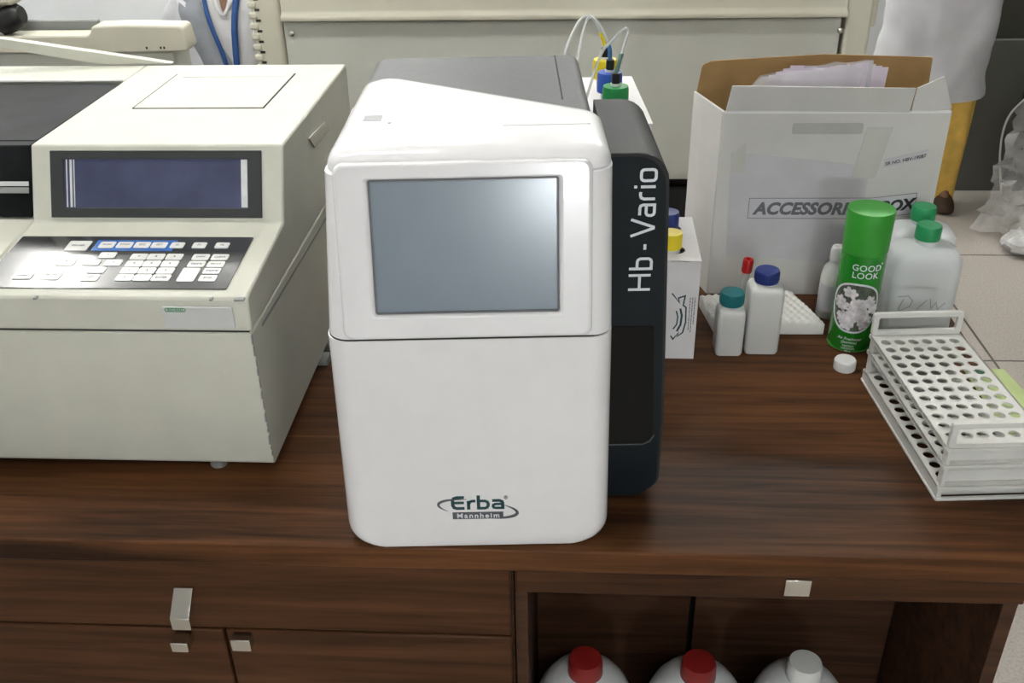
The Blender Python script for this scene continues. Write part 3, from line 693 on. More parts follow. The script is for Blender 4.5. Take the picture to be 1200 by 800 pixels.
# green capped bottles
def big(lab, cx, cy, rz):
    t = thing('plastic_bottle', lab, 'bottle', (cx, cy, .75), rz, 'green capped litre bottles')
    rs = []
    for z, k, r in ((0, .95, .014), (.006, 1, .016), (.124, 1, .018), (.137, .97, .020), (.145, .88, .022), (.150, .70, .022), (.153, .5, .018), (.154, .36, .016)):
        rs.append([(x, y, z) for x, y in rrect(-.0545*k, .0545*k, -.036*k, .036*k, r*k, 6)])
    mb = MB().rings(rs); mb.lathe([(.0165, .150), (.0165, .170)], n=24)
    bo = mb.build('body', HDPE2, t, angle=60)
    MB().lathe([(.0190, .162), (.0195, .164), (.0190, .182), (.0178, .1845), (.008, .185)], n=36).build('cap', GREENC, t, angle=50)
    return t, bo
t1, bo = big('litre bottle with green cap and DW handwriting, beside the green spray can', .5575, 1.440, R(-3))
w_ = MB()
stroke(w_, [(.006, .058), (.000, .040), (.004, .038), (.017, .045), (.020, .056), (.012, .064), (-.004, .062)], .0014, .0003)
stroke(w_, [(.028, .040), (.042, .058)], .0014, .0003)
stroke(w_, [(.046, .060), (.050, .043), (.056, .054), (.060, .042), (.070, .054)], .0014, .0003)
w_.v = [(v[0]-.034, -.0362-v[2], v[1]+.014) for v in w_.v]; w_.build('handwriting', mat('faint_pen', (.33, .36, .38), .6, var=0), bo, smooth=False)
big('litre bottle with green cap standing behind its twin near the box', .5730, 1.5170, R(-1))

t = thing('dropper_bottle', 'small white bottle with pale cap half hidden behind the spray can', 'bottle', (.438, 1.487, .75))
MB().lathe([(.019, 0), (.021, .003), (.021, .072), (.018, .088), (.010, .098), (.010, .104)], n=28).build('body', HDPE, t, angle=50)
MB().lathe([(.0115, .102), (.0115, .120), (.009, .126), (.003, .127)], n=24).build('cap', CARTON, t)
MB().prism([(x, y) for x, y in arc(0, 0, .0214, .0214, 195, 290, 12)]+[(x, y) for x, y in reversed(arc(0, 0, .0209, .0209, 195, 290, 12))], 'z', .015, .062).build('label', PAPER, t)

# foam pad: egg-crate slab
def foam():
    nx, ny = 104, 80; vs = []; fs = []
    poly = [(.236, 1.535), (.395, 1.548), (.425, 1.446), (.405, 1.415), (.285, 1.395)]
    def P(u, v):
        # quad with cut corner: left edge to right edge
        a = Vector((.238, 1.412)).lerp(Vector((.224, 1.508)), v); b = Vector((.414, 1.414)).lerp(Vector((.382, 1.528)), v)
        return a.lerp(b, u)
    for j in range(ny+1):
        for i in range(nx+1):
            u, v = i/nx, j/ny; p = P(u, v)
            e = min(u, 1-u)*nx; e2 = min(v, 1-v)*ny; k = min(1, e/2, e2/2)
            z = .0245+.0013*math.sin(u*PI*2*13+v*7)+.0007*math.sin(v*PI*2*10-u*9)
            z = z*(.86+.14*k)
            vs.append((p.x-.33, p.y-1.47, z))
    N = (nx+1)*(ny+1)
    for j in range(ny+1):
        for i in range(nx+1):
            p = vs[j*(nx+1)+i]; u, v = i/nx, j/ny; vs.append((p[0], p[1], 0.0002 if min(i, nx-i, j, ny-j) > 1 else .002))
    for j in range(ny):
        for i in range(nx):
            a = j*(nx+1)+i; fs.append((a, a+1, a+nx+2, a+nx+1)); fs.append((N+a, N+a+nx+1, N+a+nx+2, N+a+1))
    edge = [(i) for i in range(nx)]
    for i in range(nx):
        fs.append((i, N+i, N+i+1, i+1)); a = ny*(nx+1)+i; fs.append((a, a+1, N+a+1, N+a))
    for j in range(ny):
        a = j*(nx+1); fs.append((a, a+nx+1, N+a+nx+1, N+a)); a += nx; fs.append((a, N+a, N+a+nx+1, a+nx+1))
    o = MB().add(vs, fs).build('foam_pad', FOAM, angle=60, loc=(.33, 1.47, .7502))
    tag(o, 'white egg-crate foam pad lying flat in front of the cardboard box', 'foam pad')
foam()
t = thing('test_tube', 'test tube with red stopper standing in the foam behind the small bottles', 'test tube', (.2755, 1.424, .777))
t.rotation_euler = (R(1), R(4), 0)
MB().lathe([(.001, 0), (.0045, .001), (.006, .005), (.006, .085)], n=20).build('glass_tube', GLASS, t)
MB().lathe([(.0078, .083), (.0085, .085), (.0085, .103), (.0075, .106), (.004, .106), (.004, .103)], n=24).build('stopper', RED, t)
t = thing('bottle_cap', 'loose white bottle cap lying in front of the spray can', 'cap', (.424, 1.312, .75))
MB().lathe([(.0155, 0), (.0160, .001), (.0160, .015), (.0148, .017), (.004, .0172)], n=40).build('shell', mat('bright_white_cap', (.80, .80, .80), .4, var=.02), t, angle=50)
rb = MB()
for k in range(48):
    a_ = 2*PI*k/48; x, y = .016*math.cos(a_), .016*math.sin(a_); rb.tube([(x, y, .001), (x, y, .0145)], .0005, 5)
rb.build('ribs', HDPE, t)

# ------------------------------------------------------------------ spray can
CX, CY, CR = .4485, 1.388, .0335
can = thing('spray_can', 'tall green air freshener spray can with white flower picture', 'spray can', (CX, CY, .75))
body = MB().lathe([(.0315, 0), (.0335, .0015), (.0335, .004), (.0325, .006), (.0335, .008), (CR, .160), (.0328, .166)], n=56).build('can_body', CANG, can, angle=50)
MB().lathe([(.0338, .0005), (.0342, .002), (.0338, .004)], n=56).build('bottom_rim', CHROME, can)
MB().lathe([(.0332, .166), (.0338, .168), (.0338, .1685), (.0347, .2305), (.0340, .2330), (.006, .2340)], n=56).build('cap', CANC, can, angle=50)
az = math.atan2(-CY, -CX)
def cw(mb, z, name, m_): wrap(mb, CR+.0003, az, z).build(name, m_, body, smooth=False)
def sh(mb, dx):
    mb.v = [(v[0]+dx, v[1], v[2]) for v in mb.v]; return mb
cw(sh(text_mb('GOOD', size=.0142, bold=.0001, spacing=1.05), .009), .1440, 'lettering', PRINTW)
cw(sh(text_mb('LOOK', size=.0142, bold=.0001, spacing=1.05), .008), .1315, 'lettering', PRINTW)
t_ = text_mb('°', size=.010); t_.v = [(v[0]+.033, v[1], v[2]) for v in t_.v]; cw(t_, .149, 'lettering', PRINTW)
cw(text_mb('Air Freshener', size=.0066, shear=.2), .0245, 'lettering', PRINTW)
cw(text_mb('(Jasmine)', size=.0066, shear=.2), .0185, 'lettering', PRINTW)
cw(text_mb('NAMCO', size=.0046), .0125, 'lettering', PRINTW)
cw(text_mb('LONDON', size=.0046), .0080, 'lettering', PRINTW)
cw(text_mb('300 ml', size=.0034), .0040, 'lettering', PRINTW)
def egg(k, n=48):
    out = []
    for i in range(n):
        a_ = 2*PI*i/n; c_, s_ = math.cos(a_), math.sin(a_)
        out.append((k*.0385*(abs(c_)**.85)*(1 if c_ > 0 else -1)*(1+.08*s_), k*.0425*(abs(s_)**.9)*(1 if s_ > 0 else -1)))
    return out
oval = MB(); n = 48; rs = [[(0, 0, 0)]*n]
grid = []
for k in range(9): grid.append([(x, y, 0.0001) for x, y in egg(max(.001, k/8*.93))])
oval.rings(grid, False, False); cw(oval, .0800, 'flower_picture', CANPIC)
rg = MB(); stroke(rg, egg(.97), .0030, .0006, closed=True); cw(rg, .0800, 'picture_border', PRINTW)
rnd = random.Random(11)
fl = MB()
for k in range(30):
    for _ in range(60):
        fx_, fy_ = rnd.uniform(-.031, .031), rnd.uniform(-.035, .035)
        if (fx_/.0285)**2+(fy_/.0325)**2 < 1: break
    ph = rnd.uniform(0, 2); zz_ = .0003+.00006*k
    for p in range(5):
        a_ = ph+p*2*PI/5; cx_, cy_ = fx_+.0046*math.cos(a_), fy_+.0046*math.sin(a_)
        ring = [(cx_+.0047*math.cos(b_)*math.cos(a_)-.0034*math.sin(b_)*math.sin(a_), cy_+.0047*math.cos(b_)*math.sin(a_)+.0034*math.sin(b_)*math.cos(a_), zz_+.00001*p) for b_ in [2*PI*i/10 for i in range(10)]]
        fl.add(ring, [tuple(range(10))])
cw(fl, .0800, 'flower_petals', PETAL)

# ------------------------------------------------------------------ test tube racks
def rack(z, lab, dx, dy, topmost):
    t = thing('test_tube_rack', lab, 'rack', (.517+dx, 1.142+dy, z), R(4.2), 'stacked test tube racks')
    W, Ln = .066, .143      # half width, half length
    lo = .0065 if topmost == 'b' else (-.0060 if topmost == 'm' else .0003)
    pl = MB(); perforated(pl, 6, 12, -.0505, -.1155, .0198, .0210, .0074, .0245, .0265, -W, W, -Ln+.004, Ln-.004, 16)
    pl.build('top_plate', RACK, t, smooth=False)
    sk = MB().ringprism(rrect(-W, W, -Ln, Ln, .003), rrect(-W+.002, W-.002, -Ln+.002, Ln-.002, .002), 'z', .0215, .0265)
    sk.build('rim', RACK, t, bevel=.0004)
    # end panels: a lip with a recessed web
    for s in (-1, 1):
        e = MB().box(-W+.004, W-.004, s*(Ln-.012)-.001, s*(Ln-.012)+.001, lo, .0215)
        e.box(-W+.003, -W+.008, min(s*(Ln-.014), s*(Ln-.002)), max(s*(Ln-.014), s*(Ln-.002)), lo, .0215)
        e.box(W-.008, W-.003, min(s*(Ln-.014), s*(Ln-.002)), max(s*(Ln-.014), s*(Ln-.002)), lo, .0215)
        e.build('end_panel', RACK, t, bevel=.0006)
    if topmost == 'b':
        for q in (-1, 1): MB().box(min(q*(W-.004), q*(W-.001)), max(q*(W-.004), q*(W-.001)), -Ln+.001, Ln-.001, lo, .0214).build('side_skirt', RACK, t, bevel=.0006)
        MB().ringprism(rrect(-W-.0005, W+.0005, -Ln-.001, Ln+.001, .003), rrect(-W+.004, W-.004, -Ln+.004, Ln-.004, .002), 'z', lo, lo+.004).build('base_lip', RACK, t, bevel=.0008)
    if topmost == 't':
        for s in (-1, 1):
            y = s*(Ln-.004)
            MB().ringprism(rrect(-W+.001, W-.001, .0267, .0625, .004), rrect(-W+.0090, W-.0090, .0335, .0550, .002), 'y', y-.0035, y+.0035).build('end_frame', RACK, t, bevel=.0008)
    return t
rack(.7436, 'white perforated test tube rack, bottom of the stack of three', .0, .0, 'b')
rack(.7768, 'white perforated test tube rack, middle of the stack of three', .001, .001, 'm')
rack(.8036, 'white perforated test tube rack with raised end frames, topmost of its stack', .0, .0, 't')

# lime card at the counter's edge
lc = thing('lime_card', 'pale lime green card lying under the right side of the test tube racks', 'card', (.62, 1.23, .7502))
MB().prism(rpoly([(-.004, -.22), (.088, -.20), (.056, .083), (-.004, .085)], .002, 2), 'z', -.0001, .0012).build('card', LIME, lc)
MB().prism([(-.003, .085), (.006, .085), (.026, .060), (.014, .058), (-.003, .074)], 'z', .0013, .006).build('green_clip', mat('dark_green_plastic', (.02, .11, .06), .4), lc)
MB().prism([(-.003, -.014), (.068, -.030), (.070, -.046), (-.003, -.032)], 'z', .0012, .0014).build('grey_band', GREYB, lc)
lc.location.x = .607

# ------------------------------------------------------------------ large cream instrument behind
ins = thing('floor_instrument', 'large cream floor standing instrument with side vents behind the counter', 'instrument', (0, 2.55, 0))
IX0, IX1 = -.832, .748
MB().box(IX0+.09, IX1-.075, .012, .62, .585, 1.012).build('front_panel', CREAMI, ins, bevel=.003)
hoodp = rpoly([(0.62, 1.0155), (-.014, 1.0155), (-.014, 1.028), (0.002, 1.034), (.004, 1.10), (.03, 1.27), (.08, 1.33), (.62, 1.33)], [.002, .005, .005, .01, .03, .05, .03, .02], 4)
MB().prism(hoodp, 'x', IX0+.092, IX1-.068).build('hood', CREAM2, ins)
MB().box(IX0+.10, IX1-.09, .006, .02, 1.0115, 1.0150).build('hood_gap', SEAM, ins)
lc_ = MB().box(IX0+.012, IX0+.088, .0, .62, .56, 1.30).build('end_column', CREAM2, ins, bevel=.012, seg=4)
MB().box(IX1-.066, IX1-.004, .0, .62, .56, 1.30).build('end_column', CREAM2, ins, bevel=.008, seg=3)
for k in range(14):
    MB().box(IX0+.007, IX0+.030, -.004, .03, 1.074-.0265*k, 1.091-.0265*k).build('vent_fin', CREAM2, lc_, bevel=.005, seg=3)
    MB().box(IX0+.024, IX0+.037, -.0012, .004, 1.067-.0265*k, 1.0735-.0265*k).build('vent_slot', SEAM, lc_, bevel=.001)
for x, z in ((-.722, .982), (.672, .980)):
    MB().lathe([(.006, -.004), (.0075, -.003), (.0075, .003)], (x, .009, z), 16, 'y').build('screw', CHROME, ins)
MB().box(IX0+.03, IX1-.02, .03, .60, 0, .555).box(IX0+.03, IX1-.02, .05, .58, .555, .585).build('plinth', mat('black_painted_steel', (.018, .019, .02), .6, var=.1), ins, bevel=.004)
MB().box(IX1-.003, IX1+.02, .05, .3, .98, 1.2).build('side_bracket', CREAM2, ins, bevel=.003)

# ------------------------------------------------------------------ left background: side bench with a cream device
sb = thing('side_bench', 'grey side bench behind the cream analyser', 'bench', (-1.5, 2.2, 0))
MB().box(-.75, .66, -.25, .25, .72, .75).build('bench_top', GREYM, sb, bevel=.003)
for x in (-.70, .61):
    for y in (-.2, .2): MB().box(x-.02, x+.02, y-.02, y+.02, 0, .72).build('leg', OLIVE, sb)
cd = thing('bench_device', 'cream bench device with a raised rounded right end and black knob', 'device', (-1.1, 2.1, .75))
pr = rpoly([(-.35, .298), (.06, .298), (.279, .298), (.272, .351), (.145, .354), (.075, .352), (.066, .333), (-.35, .333)], [.004, .01, .008, .012, .004, .008, .014, .01], 5)
MB().prism(pr, 'y', 0, .06).build('upper_body', CREAM2, cd, bevel=.004)
MB().box(-.33, .235, .02, .12, .02, .296).build('lower_body', CREAMI, cd, bevel=.006)
MB().box(-.34, .06, .065, .08, .297, .352).build('rear_rail', GREYM, cd, bevel=.003)
for x in (.187, .218, .2255): MB().box(x-.0018, x+.0018, -.0006, .0, .304, .309).build('vent_hole', SEAM, cd)
for x in (-.3, .24):
    for y in (.05, .18): MB().lathe([(.015, 0.0003), (.012, .02)], (x, y, 0), 12).build('foot', BLACK, cd)
MB().tube(bez([(-.14, .02, .345), (-.125, .02, .36), (-.10, .02, .372), (-.08, .02, .375)], 8), [.02, .022, .025, .027, .028, .027, .026, .025, .018], 14).build('knob', BLACK, cd)
MB().box(-.20, -.085, .0, .06, .396, .43).box(-.16, -.125, .0, .05, .330, .397).build('bracket', CREAM2, cd, bevel=.008)

# ------------------------------------------------------------------ people
def skin_mesh(name, joints, edges, m_, parent, root=0):
    me = bpy.data.meshes.new(name); names = list(joints); idx = {n_: i for i, n_ in enumerate(names)}
    me.from_pydata([joints[n_][0] for n_ in names], [(idx[a], idx[b]) for a, b in edges], []); me.materials.append(m_)
    o = bpy.data.objects.new(name, me); C.objects.link(o); o.parent = parent
    sk = o.modifiers.new('skin', 'SKIN'); sk.use_smooth_shade = True
    lay = me.skin_vertices[0] if len(me.skin_vertices) else None
    if lay is None:
        bm = bmesh.new(); bm.from_mesh(me); bm.verts.layers.skin.verify(); bm.to_mesh(me); bm.free(); lay = me.skin_vertices[0]
    for n_, i in idx.items():
        r = joints[n_][1]; lay.data[i].radius = (r, r) if not isinstance(r, tuple) else r
        lay.data[i].use_root = (i == root)
    s = o.modifiers.new('sub', 'SUBSURF'); s.levels = 2; s.render_levels = 2
    return o
def loft_ring(cx, cy, z, a_, b_, n=40, fold=0, ph=0, nf=9, yb=0):
    out = []
    for i in range(n):
        t = 2*PI*i/n; k = 1+fold*math.sin(nf*t+ph)
        out.append((cx+a_*k*math.cos(t), cy+b_*k*math.sin(t), z))
    return out
def hand(J, E, pre, wrist, d, side, palm, s=1):
    # wrist point, d = finger direction, side = towards the thumb, palm = palm normal
    w0 = Vector(wrist); d = Vector(d).normalized(); side = Vector(side).normalized(); palm = Vector(palm).normalized()
    pm = w0+d*.045*s; J[pre+'palm'] = (tuple(pm), (.022*s, .014*s))
    for k, (off, ln) in enumerate(((.024, .072), (.008, .080), (-.008, .075), (-.023, .058))):
        b = w0+d*.082*s+side*off*s; p1 = b+d*ln*.45*s+palm*.008*s; p2 = b+d*ln*.8*s+palm*.024*s
        for q_, p_, r_ in (('a', b, .0095), ('b', p1, .0082), ('c', p2, .007)): J[f'{pre}{k}{q_}'] = (tuple(p_), r_*s)
        E += [(pre+'palm', f'{pre}{k}a'), (f'{pre}{k}a', f'{pre}{k}b'), (f'{pre}{k}b', f'{pre}{k}c')]
    b = w0+d*.03*s+side*.028*s; p1 = b+d*.03*s+side*.02*s; p2 = p1+d*.025*s+palm*.012*s
    for q_, p_, r_ in (('a', b, .011), ('b', p1, .0095), ('c', p2, .008)): J[f'{pre}t{q_}'] = (tuple(p_), r_*s)
    E += [(pre+'palm', f'{pre}ta'), (f'{pre}ta', f'{pre}tb'), (f'{pre}tb', f'{pre}tc')]
def head_parts(parent, x, y, z, fy=-1, bun=True):
    # z = centre of head; the face looks to -y
    rs = []
    hh = MB()
    for k in range(13):
        t = -PI/2+PI*(k+.3)/12.6; zz_ = z+.02+.118*math.sin(t); r_ = math.cos(t)
        if math.sin(t) < -.1: cyo = .035
        else: cyo = .012
        rs.append([(x+.084*r_*math.cos(2*PI*i/24), y+cyo+.098*r_*math.sin(2*PI*i/24)*(1 if math.sin(2*PI*i/24) > 0 else (.95 if math.sin(t) > .35 else .25)), zz_) for i in range(24)])
    hh.rings(rs); 
    if bun: hh.lathe([(.005, -.04), (.03, -.03), (.042, 0), (.03, .03), (.005, .04)], (x, y+.125, z-.01), 16)
    hh.build('hair', HAIR, parent, sub=1)
    for s in (-1, 1):
        e = MB().lathe([(.001, -.006), (.007, -.004), (.0105, .001), (.0075, .006), (.001, .008)], (x+s*.031, y-.083, z+.004), 14, 'y'); e.build('eye', CARTON, parent)
        MB().lathe([(.001, -.003), (.0045, -.002), (.0045, .001)], (x+s*.031, y-.0875, z+.004), 12, 'y').build('pupil', HAIR, parent)
        MB().tube([(x+s*.018, y-.090, z+.022), (x+s*.032, y-.089, z+.027), (x+s*.046, y-.080, z+.022)], .0025, 6).build('eyebrow', HAIR, parent)
        MB().lathe([(.004, -.03), (.012, -.02), (.015, 0), (.010, .02), (.003, .028)], (x+s*.082, y+.0, z-.002), 12).build('ear', SKIN, parent)
    MB().tube([(x, y-.088, z+.008), (x, y-.101, z-.016), (x, y-.112, z-.031), (x, y-.095, z-.036)], [.006, .009, .0125, .006], 10).build('nose', SKIN, parent, sub=1)
    MB().tube([(x-.024, y-.088, z-.058), (x-.008, y-.098, z-.056), (x+.008, y-.098, z-.056), (x+.024, y-.088, z-.058)], [.002, .005, .005, .002], 8).build('mouth', mat('lip_colour', (.27, .09, .07), .5), parent)

# standing figure at the right, facing away from the counter's end
p1 = thing('person', 'person standing in a white coat and mustard trousers beyond the cardboard box', 'person', (1.36, 3.82, 0))
J = {'pelvis': ((0, 0, .93), (.13, .095)), 'waist': ((0, 0, 1.06), (.115, .085)), 'chest': ((0, 0, 1.27), (.14, .095)), 'neckb': ((0, .01, 1.42), .06), 'neck': ((0, 0, 1.48), .048), 'chin': ((0, -.02, 1.545), (.065, .07)), 'head': ((0, -.005, 1.60), (.082, .092)), 'crown': ((0, .005, 1.66), (.07, .08)),
     'shL': ((-.16, 0, 1.38), .05), 'elL': ((-.235, .03, 1.11), .038), 'wrL': ((-.13, -.165, 1.03), .026), 'shR': ((.16, 0, 1.38), .05), 'elR': ((.235, .03, 1.11), .038), 'wrR': ((.13, -.165, 1.03), .026)}
E_l = [('pelvis', 'waist'), ('waist', 'chest'), ('chest', 'neckb'), ('neckb', 'neck'), ('neck', 'chin'), ('chin', 'head'), ('head', 'crown'), ('chest', 'shL'), ('shL', 'elL'), ('elL', 'wrL'), ('chest', 'shR'), ('shR', 'elR'), ('elR', 'wrR')]
for s, n_ in ((-1, 'L'), (1, 'R')):
    J['hip'+n_] = ((s*.09, 0, .86), .085); J['kn'+n_] = ((s*.10, -.01, .49), .055); J['an'+n_] = ((s*.125, .01, .09), .036); J['toe'+n_] = ((s*.13, -.08, .035), (.034, .022))
    E_l += [('pelvis', 'hip'+n_), ('hip'+n_, 'kn'+n_), ('kn'+n_, 'an'+n_), ('an'+n_, 'toe'+n_)]
    hand(J, E_l, 'h'+n_, J['wr'+n_][0], (-s*.9, -.25, .05), (0, -.25, .95), (0, 1, .2), .9)
    E_l.append(('wr'+n_, 'h'+n_+'palm'))
skin_mesh('body', J, E_l, SKIN, p1)
head_parts(p1, 0, 0, 1.585)
rs = []
for i, (z, a_, b_) in enumerate([(.465, .205, .150), (.50, .204, .150), (.56, .202, .149), (.62, .201, .148), (.68, .202, .147), (.74, .207, .146), (.79, .212, .146), (.84, .210, .145), (.92, .19, .138), (1.03, .17, .125), (1.12, .165, .12), (1.26, .185, .125), (1.36, .19, .11), (1.41, .14, .09), (1.44, .08, .075)]):
    rs.append([(x*(1+.022*math.sin(4*math.atan2(y, x)+z*15)), y*(1+.05*math.sin(3*math.atan2(y, x)-z*13)), zq) for x, y, zq in loft_ring(0, 0, z, a_, b_, 72, .012, z*2.4, 7)])
coat = MB().rings(rs, False, False).build('coat', COAT, p1, angle=80, sub=2)
tx_ = bpy.data.textures.new('folds', 'CLOUDS'); tx_.noise_scale = .16; tx_.noise_depth = 1
dm = coat.modifiers.new('folds', 'DISPLACE'); dm.texture = tx_; dm.strength = .045; dm.mid_level = .5; dm.texture_coords = 'LOCAL'
for s in (-1, 1):
    MB().tube(spline([(s*.165, 0, 1.395), (s*.205, .01, 1.28), (s*.235, .03, 1.12), (s*.215, -.07, 1.06), (s*.145, -.150, 1.03)], 5), [.05, .056, .06, .06, .058, .057, .056, .055, .055, .055, .056, .056, .055, .053, .05, .05, .048, .046, .045, .044, .043], 18).build('coat_sleeve', COAT, p1)
    # loose trousers
    rt_ = []
    for z, w1, cx_ in ((.028, .058, .128), (.06, .058, .127), (.12, .060, .125), (.2, .07, .12), (.32, .078, .112), (.45, .086, .105), (.6, .088, .095), (.86, .085, .085)):
        rt_.append(loft_ring(s*cx_, .005, z, w1, w1*1.05, 40, .06, z*5, 6))
    MB().rings(rt_, False, False).build('trouser_leg', YCLOTH, p1, sub=1)
    MB().rings([[(s*.13+x, y-.02, z) for x, y in rrect(-.040*k, .040*k, -.095*k, .095*k, .038*k, 6)] for z, k in ((0.0003, .93), (.012, 1), (.04, .95), (.066, .7), (.075, .4))]).build('shoe', SHOE, p1, sub=1)

# seated figure at the left
p2 = thing('person', 'seated person in a white coat with a blue lanyard, head out of view', 'person', (-.972, 2.83, 0))
J = {'pelvis': ((0, .06, .52), (.15, .11)), 'waist': ((0, .05, .68), (.115, .09)), 'chest': ((0, .03, .88), (.125, .09)), 'neckb': ((0, .01, 1.03), .058), 'neck': ((0, -.01, 1.09), .047), 'chin': ((0, -.035, 1.155), (.063, .068)), 'head': ((0, -.02, 1.21), (.08, .09)), 'crown': ((0, -.01, 1.27), (.068, .078)),
     'shL': ((-.145, .03, .985), .046), 'elL': ((-.16, .0, .74), .036), 'wrL': ((-.10, -.17, .66), .025), 'shR': ((.145, .03, .985), .046), 'elR': ((.165, .0, .74), .036), 'wrR': ((.12, -.17, .66), .025)}
E_l = [('pelvis', 'waist'), ('waist', 'chest'), ('chest', 'neckb'), ('neckb', 'neck'), ('neck', 'chin'), ('chin', 'head'), ('head', 'crown'), ('chest', 'shL'), ('shL', 'elL'), ('elL', 'wrL'), ('chest', 'shR'), ('shR', 'elR'), ('elR', 'wrR')]
for s, n_ in ((-1, 'L'), (1, 'R')):
    J['hip'+n_] = ((s*.09, .0, .50), .078); J['kn'+n_] = ((s*.10, -.22, .50), .056); J['an'+n_] = ((s*.10, -.20, .09), .036); J['toe'+n_] = ((s*.10, -.32, .035), (.034, .022))
    E_l += [('pelvis', 'hip'+n_), ('hip'+n_, 'kn'+n_), ('kn'+n_, 'an'+n_), ('an'+n_, 'toe'+n_)]
    hand(J, E_l, 'h'+n_, J['wr'+n_][0], (-s*.3, -.55, -.5), (-s, .1, .1), (0, .3, -1), .9)
    E_l.append(('wr'+n_, 'h'+n_+'palm'))
skin_mesh('body', J, E_l, SKIN, p2)
head_parts(p2, 0, -.02, 1.195)
PR = [(.50, .20, .16, .04), (.60, .16, .135, .04), (.72, .142, .122, .035), (.86, .150, .125, .02), (.96, .158, .118, .015), (1.00, .150, .105, .012), (1.03, .115, .088, .01), (1.048, .085, .075, .008)]
def sec(z):
    for i in range(len(PR)-1):
        if PR[i][0] <= z <= PR[i+1][0]:
            t = (z-PR[i][0])/(PR[i+1][0]-PR[i][0]); return [PR[i][k]*(1-t)+PR[i+1][k]*t for k in range(4)]
    return list(PR[-1]) if z > 1 else list(PR[0])
def surf(x, z, off=0):
    _, a_, b_, cy_ = sec(z); q_ = max(.02, 1-(x/a_)**2); return (x, cy_-b_*math.sqrt(q_)-off, z)
MB().rings([loft_ring(0, c_, z, a_, b_, 60, .004, 0, 8) for z, a_, b_, c_ in PR], False, False).build('shirt', SHIRT, p2, angle=80)
def band(line, wd, off, thick=.0025, n=26):
    pts = spline([(x, z, 0) for x, z in line], 8); vs = []; fs = []
    for i, p in enumerate(pts):
        hw_ = wd(i/(len(pts)-1))/2
        for e, oo in ((-1, 0), (0, .002), (1, 0)): vs.append(surf(p.x+e*hw_, p.y, off+oo))
    nn = len(pts)
    for i in range(nn-1):
        for j in range(2):
            a_ = i*3+j; fs.append((a_, a_+1, a_+4, a_+3))
    mb = MB().add(vs, fs); o_ = mb
    return o_
def banded(name, m_, *a_, **k_):
    o_ = band(*a_, **k_).build(name, m_, p2, angle=80)
    s_ = o_.modifiers.new('solid', 'SOLIDIFY'); s_.thickness = .002; s_.offset = 0
    return o_
# coat fronts over the shirt, open at the neck
for s in (-1, 1):
    banded('coat_front', COAT, [(s*.095, 1.040), (s*.098, .98), (s*.088, .88), (s*.082, .74), (s*.10, .56)], lambda t: .085+.02*t, .008)
    MB().tube(spline([(s*.125, .03, 1.005), (s*.160, .025, .94), (s*.172, .01, .84), (s*.172, -.0, .75), (s*.15, -.07, .70), (s*.11, -.155, .665)], 4), [.046, .048, .05, .05, .05, .049, .048, .047, .047, .047, .047, .047, .047, .047, .046, .045, .044, .043, .042, .041, .04], 18).build('coat_sleeve', COAT, p2)
banded('scarf', SCARF, [(-.092, 1.045), (-.080, 1.01), (-.045, .93), (-.012, .86), (.01, .74)], lambda t: .085, .014)
banded('lanyard', LANY, [(-.035, 1.046), (-.028, 1.02), (-.008, .95), (.008, .89), (.022, .80), (.028, .74)], lambda t: .013, .018)
banded('lanyard', LANY, [(.055, 1.046), (.054, 1.02), (.047, .95), (.042, .89), (.036, .80), (.030, .74)], lambda t: .016, .018)
vn = band([(.018, 1.046), (.018, 1.035), (.018, 1.015), (.018, 1.003)], lambda t: .034*(1-t)+.001, .006); 
vn.build('open_neck', SKIN, p2, angle=80)
for s in (-1, 1):
    banded('shirt_collar', SHIRT, [(.018+s*.024, 1.046), (.018+s*.017, 1.02), (.018+s*.004, .995)], lambda t: .016*(1-.5*t), .010)
    tr = MB().tube(spline([(s*.09, .05, .52), (s*.10, -.10, .52), (s*.10, -.235, .50), (s*.10, -.23, .35), (s*.10, -.205, .12)], 4), [.10, .10, .095, .09, .085, .082, .08, .08, .08, .08, .076, .07, .066, .062, .058, .055, .052], 18)
    tr.build('trouser_leg', mat('grey_trousers', (.1, .1, .12), .8), p2)
    MB().rings([[(s*.10+x, y-.26, z) for x, y in rrect(-.042*k, .042*k, -.11*k, .11*k, .04*k, 6)] for z, k in ((.0003, .93), (.012, 1), (.04, .95), (.066, .7), (.075, .4))]).build('shoe', SHOE, p2, sub=1)
st = thing('stool', 'black round stool under the seated person', 'stool', (-.972, 2.90, 0))
MB().lathe([(.16, .385), (.175, .39), (.175, .415), (.16, .422)], n=32).build('seat', BLACK, st)
MB().lathe([(.02, .04), (.02, .385)], n=16).build('post', CHROME, st)
for k in range(5):
    a_ = 2*PI*k/5+.3; MB().tube([(0, 0, .07), (.2*math.cos(a_), .2*math.sin(a_), .03)], [.016, .012], 8).build('leg', BLACK, st)
    
# ------------------------------------------------------------------ right background
cb = thing('steel_cupboard', 'olive grey steel cupboard against the wall on the far right', 'cupboard', (2.25, 4.3, 0))
MB().box(-.62, .6, -.22, .28, .06, 1.8).build('carcass', OLIVE, cb, bevel=.004)
for s in (0, 1): MB().box(-.6+.6*s, -.01+.59*s, -.24, -.2205, .10, 1.76).build('door', OLIVE, cb, bevel=.003)
MB().box(-.6, .58, -.18, .26, 0, .06).build('plinth', BLACK, cb)
gp = tag(MB().box(1.585, 1.80, 3.985, 4.02, 0.0002, .62).build('grey_board', mat('grey_board_paint', (.11, .11, .095), .6, var=.06, scale=4), bevel=.003), 'plain grey board leaning behind the white coated figure', 'board')
bc = thing('black_case', 'tall black equipment case in front of the steel cupboard', 'case', (1.98, 3.87, 0))
MB().box(-.14, .20, -.10, .10, .03, .585).build('shell', mat('dark_case', (.03, .03, .027), .55, var=.15, scale=6), bc, bevel=.012, seg=3)
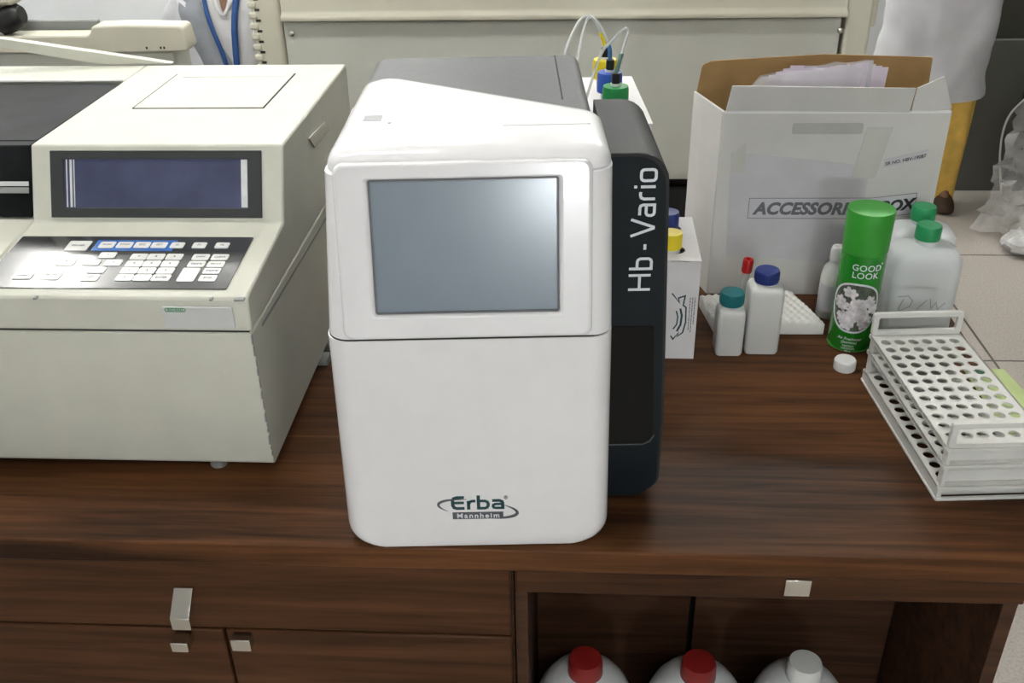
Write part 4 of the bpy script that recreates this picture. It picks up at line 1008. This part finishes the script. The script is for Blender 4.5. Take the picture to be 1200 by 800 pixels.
for x in (-.1, .16): MB().lathe([(.02, .0003), (.02, .03)], (x, 0, 0), 12).build('caster', BLACK, bc)
MB().box(-.09, .15, -.106, -.1, .50, .53).build('latch_bar', GREYM, bc, bevel=.002)
def sheetfn(x0, x1, y0, z0, z1, bul, sl):
    def f_(u, v):
        return (x0+(x1-x0)*u+sl*v, y0-bul*math.sin(PI*u)*(1-v)**1.3-.05*math.sin(u*7+v*4)*(1-v)+.16*v, z0+(z1-z0)*(1-(1-v)**1.0)*(1-.25*(1-u)))
    return f_
pb = thing('polythene_sheet', 'crumpled clear polythene sheeting heaped at the far right on the floor', 'plastic sheet', (1.8, 3.55, 0.02))
m1 = crumple(22, 20, sheetfn(-.27, .55, .02, .0, .60, .20, .16), .015, 4)
m1.build('sheet', BAGF, pb, angle=25)
m1 = crumple(22, 16, sheetfn(-.20, .50, -.10, .0, .42, .14, .26), .015, 9)
m1.build('front_fold', BAGF, pb, angle=25)
lump = thing('plastic_bundle', 'small shiny crumpled plastic bundle on the floor tiles', 'plastic bundle', (1.66, 3.36, 0))
r_ = random.Random(8); lb_ = MB(); rs = []
for k in range(9):
    t_ = PI*(k+.4)/9.2; rr_ = math.sin(t_); zz_ = .045-.045*math.cos(t_)
    rs.append([(.085*rr_*math.cos(2*PI*i/22)*(1+r_.uniform(-.14, .14)), .075*rr_*math.sin(2*PI*i/22)*(1+r_.uniform(-.14, .14)), max(.0005, zz_+r_.uniform(-.007, .007))) for i in range(22)])
lb_.rings(rs).build('wrap', mat('shiny_wrap', (.55, .55, .54), .2, var=.4, scale=22, bump=1, bscale=30), lump, angle=20)
def cable(name, pts, r, m_, lab):
    o = Vector(pts[0]); t = MB().tube([p-o for p in spline(pts, 8)], r, 8).build(name, m_, loc=tuple(o)); return tag(t, lab, 'cable')
cable('white_cable', [(1.90, 3.74, .655), (1.84, 3.73, .66), (1.80, 3.73, .62), (1.82, 3.73, .58), (1.78, 3.73, .55), (1.70, 3.74, .46), (1.655, 3.745, .38), (1.66, 3.75, .25), (1.70, 3.74, .08), (1.72, 3.72, .007)], .004, CABLEW, 'thin white cable hanging in a loop beside the black case')
cable('black_cable', [(1.87, 3.74, .59), (1.85, 3.735, .56), (1.83, 3.735, .44), (1.80, 3.735, .33), (1.81, 3.73, .15), (1.83, 3.70, .0065)], .005, BLACK, 'black cable hanging down the front of the black case')
